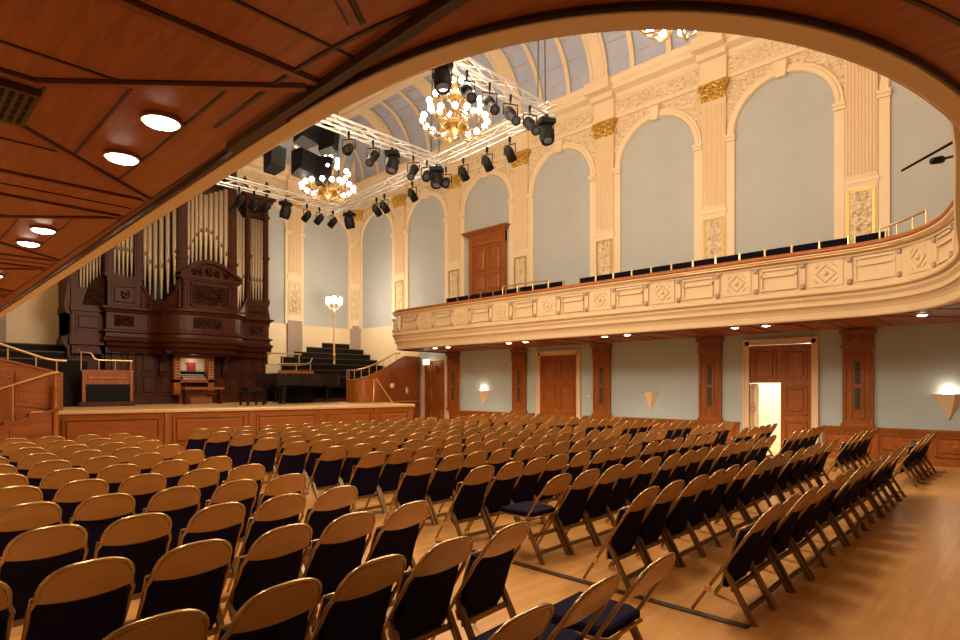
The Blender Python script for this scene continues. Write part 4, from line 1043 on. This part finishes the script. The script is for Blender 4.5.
point_light('chandelier_light', C0+Vector((0, 0, -1.5)), P_CHAND*.5, ch, .5); point_light('chandelier_light', C0+Vector((0, 0, 1.45)), P_CHAND*.5, ch, .5); freeze(ch)
chl = ['gilt chandelier mostly hidden above the overhanging balcony edge', 'large gilt chandelier of lit bulbs hanging beside the lighting truss corner', 'gilt chandelier partly hidden behind the far truss near the organ']
for i, y in enumerate((3.38, 7.5, 11.7)):
    c = ch if i == 1 else copy_tree(ch); c.location = (7.2+.12*(i == 0), y, (6.66, 6.42, 6.22)[i]); c['label'] = chl[i]

# ------------------------------------------------------------------ lighting rig
ZR = 7.0
tr = thing('lighting_rig', (8, 10, ZR), 'silver aluminium lighting truss rectangle hanging on black cables', 'truss')
def RX(x, y): return x+.08*(y-6.85)
def truss(a, b):
    a, b = Vector(a), Vector(b); d = (b-a); L_ = d.length; d.normalize(); p = Vector((-d.y, d.x, 0)); h = .10; w = MB(); U = Vector((0, 0, 1))
    for s1 in (-1, 1):
        for s2 in (-1, 1): w.tube([a+p*h*s1+U*h*s2, b+p*h*s1+U*h*s2], .022, 6)
    k = max(2, int(L_/.42))
    for i in range(k):
        q0, q1 = a+d*L_*i/k, a+d*L_*(i+1)/k; f = 1 if i % 2 else -1
        for s1 in (-1, 1):
            w.tube([q0+p*h*s1+U*h*f, q1+p*h*s1-U*h*f], .0095, 5); w.tube([q0+p*h*f+U*h*s1, q1-p*h*f+U*h*s1], .0095, 5)
    w.build('truss_section', M['silver'], tr)
YD, YC2, YA = 6.85, 10.2, 15.1
xr, xl = 8.98, 4.7
truss((RX(xr, YD-.2), YD-.2, ZR), (RX(xr, YA+.2), YA+.2, ZR)); truss((RX(xl, YD), YD, ZR), (RX(xl, YA), YA, ZR))
for y in (YD, YC2, YA): truss((RX(xl, y), y, ZR), (RX(xr, y), y, ZR))
for x in (xl, xr-.1):
    for y in (YD, YC2, YA):
        w = MB(); X_ = RX(x, y)
        for dx in (-.12, .12): w.tube([(X_+dx, y, ZR+.15), (X_+dx*.3, y, 12.95)], .014, 5)
        w.build('suspension_cable', M['cable'], tr)
def stage_light(kind):
    t = thing('stage_light', (0, 0, 0), '', 'stage light', 'black stage lights on the truss')
    w = MB(); w.box(-.025, .025, -.03, .03, -.02, .12); w.tube([(0, 0, -.02), (0, 0, -.08)], .018, 6); w.build('clamp', M['matte'], t)
    w = MB(); k = .17 if kind != 'moving' else .2
    w.tube([(-k, 0, -.35), (-k, 0, -.1), (k, 0, -.1), (k, 0, -.35)], .016, 6); w.build('yoke', M['matte'], t)
    w = MB(); w.X = Matrix.Translation((0, 0, -.33)) @ Matrix.Rotation(rad(50 if kind != 'moving' else 20), 4, 'X')
    if kind == 'profile': w.lathe([(0, .22), (.1, .22), (.13, .18), (.13, -.05), (.09, -.1), (.09, -.42), (.11, -.43), (.11, -.48), (.085, -.48), (.085, -.44), (0, -.44)], (0, 0, 0), 14)
    elif kind == 'par': w.lathe([(0, .18), (.08, .18), (.12, .1), (.13, -.2), (.11, -.2), (.1, -.12), (0, -.1)], (0, 0, 0), 14)
    else: w.lathe([(0, .24), (.12, .22), (.18, .1), (.19, -.12), (.16, -.26), (.13, -.26), (.12, -.24), (0, -.22)], (0, 0, 0), 16)
    w.build('can', M['matte'], t)
    if kind == 'moving': MB().box(-.2, .2, -.16, .16, -.13, .0, .02).build('base_box', M['matte'], t)
    w = MB(); w.X = Matrix.Translation((0, 0, -.33)) @ Matrix.Rotation(rad(50 if kind != 'moving' else 20), 4, 'X'); zl = {'profile': -.446, 'par': -.115, 'moving': -.235}[kind]; rl = {'profile': .085, 'par': .1, 'moving': .12}[kind]
    w.lathe([(0, zl-.01), (rl*.7, zl-.004), (rl, zl)], (0, 0, 0), 14); w.build('lens', M['lens'], t); freeze(t); return t
proto = {}
counts = {}
def hang(kind, x, y, rz, where):
    if kind not in proto: c = proto[kind] = stage_light(kind)
    else: c = copy_tree(proto[kind])
    c.location = (x, y, ZR-.20); c.scale = (.78,)*3; c.rotation_euler = (0, 0, rz); key = (kind, where); counts[key] = counts.get(key, 0)+1
    nm = {'profile': 'long black profile spotlight', 'par': 'short black spotlight', 'moving': 'bulky black moving-head spotlight'}[kind]
    c['label'] = '%s under the %s, %s along' % (nm, where, ORD[counts[key]-1])
w1 = 'truss bar crossing before the large chandelier'
for x, k in ((6.2, 'moving'), (6.75, 'profile'), (7.3, 'profile'), (7.85, 'profile'), (8.4, 'profile'), (8.9, 'moving')): hang(k, x, YD-.10, PI-.5, w1)
w2 = 'long truss side towards the gold capitals'
for y, k in ((7.9, 'par'), (8.6, 'par'), (9.4, 'par'), (11.4, 'par'), (12.7, 'par'), (13.1, 'par'), (14.6, 'moving')): hang(k, RX(xr, y)+.10, y, -PI/2+.2, w2)
w3 = 'middle truss crossbar'
for x, k in ((6.7, 'par'), (7.3, 'profile'), (7.8, 'moving'), (8.4, 'profile'), (8.8, 'par'), (9.1, 'moving'), (9.4, 'par')): hang(k, x, YC2-.10, PI-.9, w3)
w4 = 'truss bar in front of the organ'
for x, k in ((6.6, 'profile'), (7.0, 'par'), (7.35, 'par'), (7.9, 'moving'), (8.55, 'par'), (8.95, 'par'), (9.4, 'par')): hang(k, x, YA-.10, .3, w4)
# loudspeakers hung between the bars
lsp = [((6.23, 11.00, 6.98), 0.35, (0.52, 0.3, 0.5), 'black loudspeaker hung highest inside the truss rectangle beside the balcony edge'),
       ((6.69, 10.90, 6.94), 0.75, (0.38, 0.3, 0.56), 'black loudspeaker hung beside the mid truss cable'),
       ((6.52, 11.60, 6.55), 0.3, (0.56, 0.3, 0.52), 'wide black loudspeaker hung just above the organ truss bar'),
       ((6.95, 11.50, 6.49), 0.9, (0.38, 0.3, 0.58), 'tilted black loudspeaker hung against the far chandelier'),
       ((6.23, 12.40, 6.79), 0.1, (0.4, 0.32, 0.55), 'small black loudspeaker hung against the organ pipes')]
for loc, rz, (sx, sy, sz), lab in lsp:
    t = thing('loudspeaker', loc, lab, 'speaker', 'hanging loudspeakers', rz)
    def bld(w, nme, m):
        o = MB(); o.v = w.v; o.f = w.f; o.sm = w.sm; o.v = [v+Vector(loc) for v in o.v]; return o.build(nme, m, t)
    w = MB(); w.hexa([(-sx/2, -sy/2, -sz/2+.08), (sx/2, -sy/2, -sz/2+.08), (sx*.36, sy/2, -sz/2), (-sx*.36, sy/2, -sz/2), (-sx/2, -sy/2-.06, sz/2), (sx/2, -sy/2-.06, sz/2), (sx*.36, sy/2, sz/2), (-sx*.36, sy/2, sz/2)]); bld(w, 'cabinet', M['matte'])
    w = MB(); w.hexa([(-sx*.46, -sy/2-.03, -sz/2+.11), (sx*.46, -sy/2-.03, -sz/2+.11), (sx*.46, -sy/2+.0, -sz/2+.11), (-sx*.46, -sy/2+.0, -sz/2+.11), (-sx*.46, -sy/2-.085, sz/2-.03), (sx*.46, -sy/2-.085, sz/2-.03), (sx*.46, -sy/2-.05, sz/2-.03), (-sx*.46, -sy/2-.05, sz/2-.03)]); bld(w, 'grille', M['cloth'])
    w = MB()
    for a in (-.15, .15): w.tube([(a, 0, sz/2), (a, 0, 12.95-loc[2])], .009, 5)
    bld(w, 'hanging_cable', M['cable'])
    w = MB(); w.box(-sx/2-.03, sx/2+.03, -.04, .04, sz/2, sz/2+.06); bld(w, 'flying_bar', M['silver'])

# boom pole with lamp fixed to the balcony rail
bx, by, _, _ = at_s(S[s_near(8.6, .45)])
bp_ = thing('boom_pole', (bx, by, ZS+1.38), 'thin black boom pole with small lamp fixed to the balcony rail', 'pole')
w = MB(); w.tube([(bx, by, ZS+1.62), (8.15, .42, 4.46), (7.36, .99, 3.93)], [.022, .018, .012], 8); w.tube([(bx, by, ZS+1.34), (bx, by, ZS+1.75)], .025, 8); w.build('pole', M['matte'], bp_)
w = MB(); w.lathe([(0, 0), (.035, 0), (.04, .12), (.03, .14), (0, .14)], (0, 0, 0), 10); w.v = [Matrix.Translation((7.55, .76, 4.02)) @ Vector((0, 0, 1)).rotation_difference(Vector((.3, -.2, .08))).to_matrix().to_4x4() @ v for v in w.v]; w.tube([(7.62, .7, 4.04), (8.1, .5, 4.2), (bx, by, ZS+1.5)], .014, 6); w.build('lamp_head', M['matte'], bp_)

# ------------------------------------------------------------------ folding chairs
def make_chair(up):
    t = thing('folding_chair', (0, 0, 0), '', 'chair')
    W2 = .222
    P = lambda z: (.23-.29*z/.44) if z < .44 else (-.06-.26*(z-.44)/.40)     # y of the main tube at height z
    top = []
    for i in range(15):
        a = PI*i/14; c_, s_ = cos(a), sin(a); x = .205*math.copysign(abs(c_)**.72, c_); z = .68+.16*abs(s_)**.78
        top.append((x, P(z), z))
    arch = [(W2, P(.44), .44), (W2, P(.57), .57), (W2+.004, P(.625), .625), (.209, P(.66), .66)]+top+[(-.209, P(.66), .66), (-W2-.004, P(.625), .625), (-W2, P(.57), .57), (-W2, P(.44), .44)]
    w = MB(); w.tube(arch, .0125, 6); w.build('back_frame', M['chairtube'], t)
    for sx in (-1, 1):
        w = MB(); w.tube([(sx*W2, P(.44), .44), (sx*W2, P(.02), .014)], .0125, 6); w.build('leg', M['chairtube'], t)
    for sx in (-1, 1):
        w = MB(); xx = sx*(W2-.008); w.hexa([(xx-.012, .02, .42), (xx+.012, .02, .42), (xx+.012, .055, .42), (xx-.012, .055, .42), (xx-.012, .02, .42)][:0] or
            [(xx-.017, -.25, .0), (xx+.017, -.25, .0), (xx+.017, -.21, .0), (xx-.017, -.21, .0), (xx-.017, -.035, .375), (xx+.017, -.035, .375), (xx+.017, .005, .375), (xx-.017, .005, .375)]); w.build('leg', M['chairleg'], t)
    # pressed steel back panel, closed at the foot by a curved edge
    w = MB(); m = 12; vs = []
    for i in range(m+1):
        x = -.199+.398*i/m; u = abs(x)/.205
        zt_ = .68+.152*max(0, 1-u**2.75)**.54; zb = .66-.03*(1-u*u); 
        for z, d in ((zb, .0), (zb, -.012), ((zb+zt_)/2, -.013-.004*(1-u*u)), (zt_, -.009), (zt_, .004), ((zb+zt_)/2, .001-.004*(1-u*u))): vs.append((x, P(z)+d*1.0, z))
    w.add(vs, [(6*i+j, 6*i+6+j, 6*i+6+(j+1) % 6, 6*i+(j+1) % 6) for i in range(m) for j in range(6)])
    w.add(vs[:6], [(0, 1, 2, 3, 4, 5)]); w.add(vs[-6:], [(5, 4, 3, 2, 1, 0)]); w.build('back_panel', M['chairgold'], t)
    # seat pad
    w = MB(); L_ = .41
    sh = []
    for a, b in ((-.208, 0), (.208, 0), (.212, .1), (.208, .35), (.17, L_), (-.17, L_), (-.208, .35), (-.212, .1)): sh.append((a, b))
    if up: sh = [(-a, L_-b) for a, b in sh]
    if up: f = lambda a, b, d: (a, -.150+.14*(1-b/L_)+d, .215+.445*(b/L_))    # tipped up between the tubes
    else: f = lambda a, b, d: (a, .27-b*.98+.0, .43-.03*(b/L_)+d)
    k = len(sh)
    def ring(s, d): cxx, cyy = 0, .2; return [f(cxx+(a-cxx)*s, cyy+(b-cyy)*s, d) for a, b in sh]
    if not up: sh = [(a, L_-b) for a, b in sh]; f = (lambda a, b, d: (a, -.10+b, .445-.0*b+d))
    R_ = [ring(.93, -.028), ring(1, -.016), ring(1, .016), ring(.93, .028)]
    vs = sum(R_, []); w.add(vs, [(r*k+j, r*k+(j+1) % k, r*k+k+(j+1) % k, r*k+k+j) for r in range(3) for j in range(k)]+[list(range(k))[::-1], list(range(3*k, 4*k))])
    seat = w.build('seat', M['navy'], t)
    w = MB()
    if up: w.tube(ring(1.0, .026), .009, 5, closed=True)
    else:
        rr = ring(1.03, -.03); w.tube(rr, .010, 5, closed=True)
    w.build('seat_rim', M['chairtube'], seat)
    for sx in (-1, 1): MB().cbox((sx*.235, P(.2), .2), (.018, .05, .05), .006).build('link_bracket', M['brass'], t)
    w = MB(); w.box(-.237, .237, -.095, -.072, .215, .25); w.build('crossbar', M['chairleg'], t)
    w = MB(); w.box(-.237, .237, -.187, -.163, .075, .108); w.build('crossbar', M['chairleg'], t)
    return t
protos = {}
nchair = 0
def place(up, x, y, rz, label, group):
    global nchair
    if up not in protos: c = protos[up] = make_chair(up); freeze(c)
    else: c = copy_tree(protos[up])
    c.location = (x, y, 0); c.rotation_euler = (0, 0, rz); c['label'] = label; c['group'] = group; nchair += 1
    return c
ROWS = 12
down = {('wide', 2, 0), ('aisle', 0, 0), ('aisle', 0, 1), ('wide', 6, 9), ('wide', 7, 12), ('side', 3, 2)}
rown = ['back row'] + ['%s row from back' % ORD[i] for i in range(1, 11)] + ['front row by the stage']
for k in range(ROWS):
    y = 1.66+.97*k
    n_ = 14 if k else 14
    for i in range(n_):
        x = 4.52+.476*i + (.10 if k == 2 else .02*sin(k*2.3))
        u = ('wide', k, i) not in down
        place(u, x, y+.02*sin(i*1.7+k), .03*sin(i*2.1+k*1.3), 'navy chair%s, %s from floor strip, %s, wide bank' % ('' if u else ' with seat lowered', ORD[i], rown[k]), 'chairs of the wide middle bank')
    # bank beside the low soffit: only those the frame can show
    xr_ = 2.74+.045*max(0, k-3)
    for i in range(8):
        x = xr_-.503*i
        if x < .117*(y-.3)-.25 or x < .15: break
        u = ('aisle', k, i) not in down
        place(u, x, y+.015*i+.02*sin(i+k), .04+.03*sin(i*2.7+k), 'navy chair%s, %s from central aisle, %s, stairs-side bank' % ('' if u else ' with seat lowered', ORD[i], rown[k]), 'chairs of the stairs-side bank')
    for i in range(5):
        x = 12.35+.476*i
        u = ('side', k, i) not in down
        place(u, x, y+.02*sin(i*1.3+k), .03*sin(i*1.1+k), 'navy chair%s, %s from side aisle, %s, bank under balcony' % ('' if u else ' with seat lowered', ORD[i], rown[k]), 'chairs of the bank under the balcony')
print('CHAIRS', nchair)
# floor strip at the aisle ends of the wide bank
fs = tag(MB().box(4.215, 4.28, 1.45, 4.7, 0.0, .012).build('floor_strip', M['rail']), 'dark metal floor strip along the aisle end of the wide chair bank', 'strip')
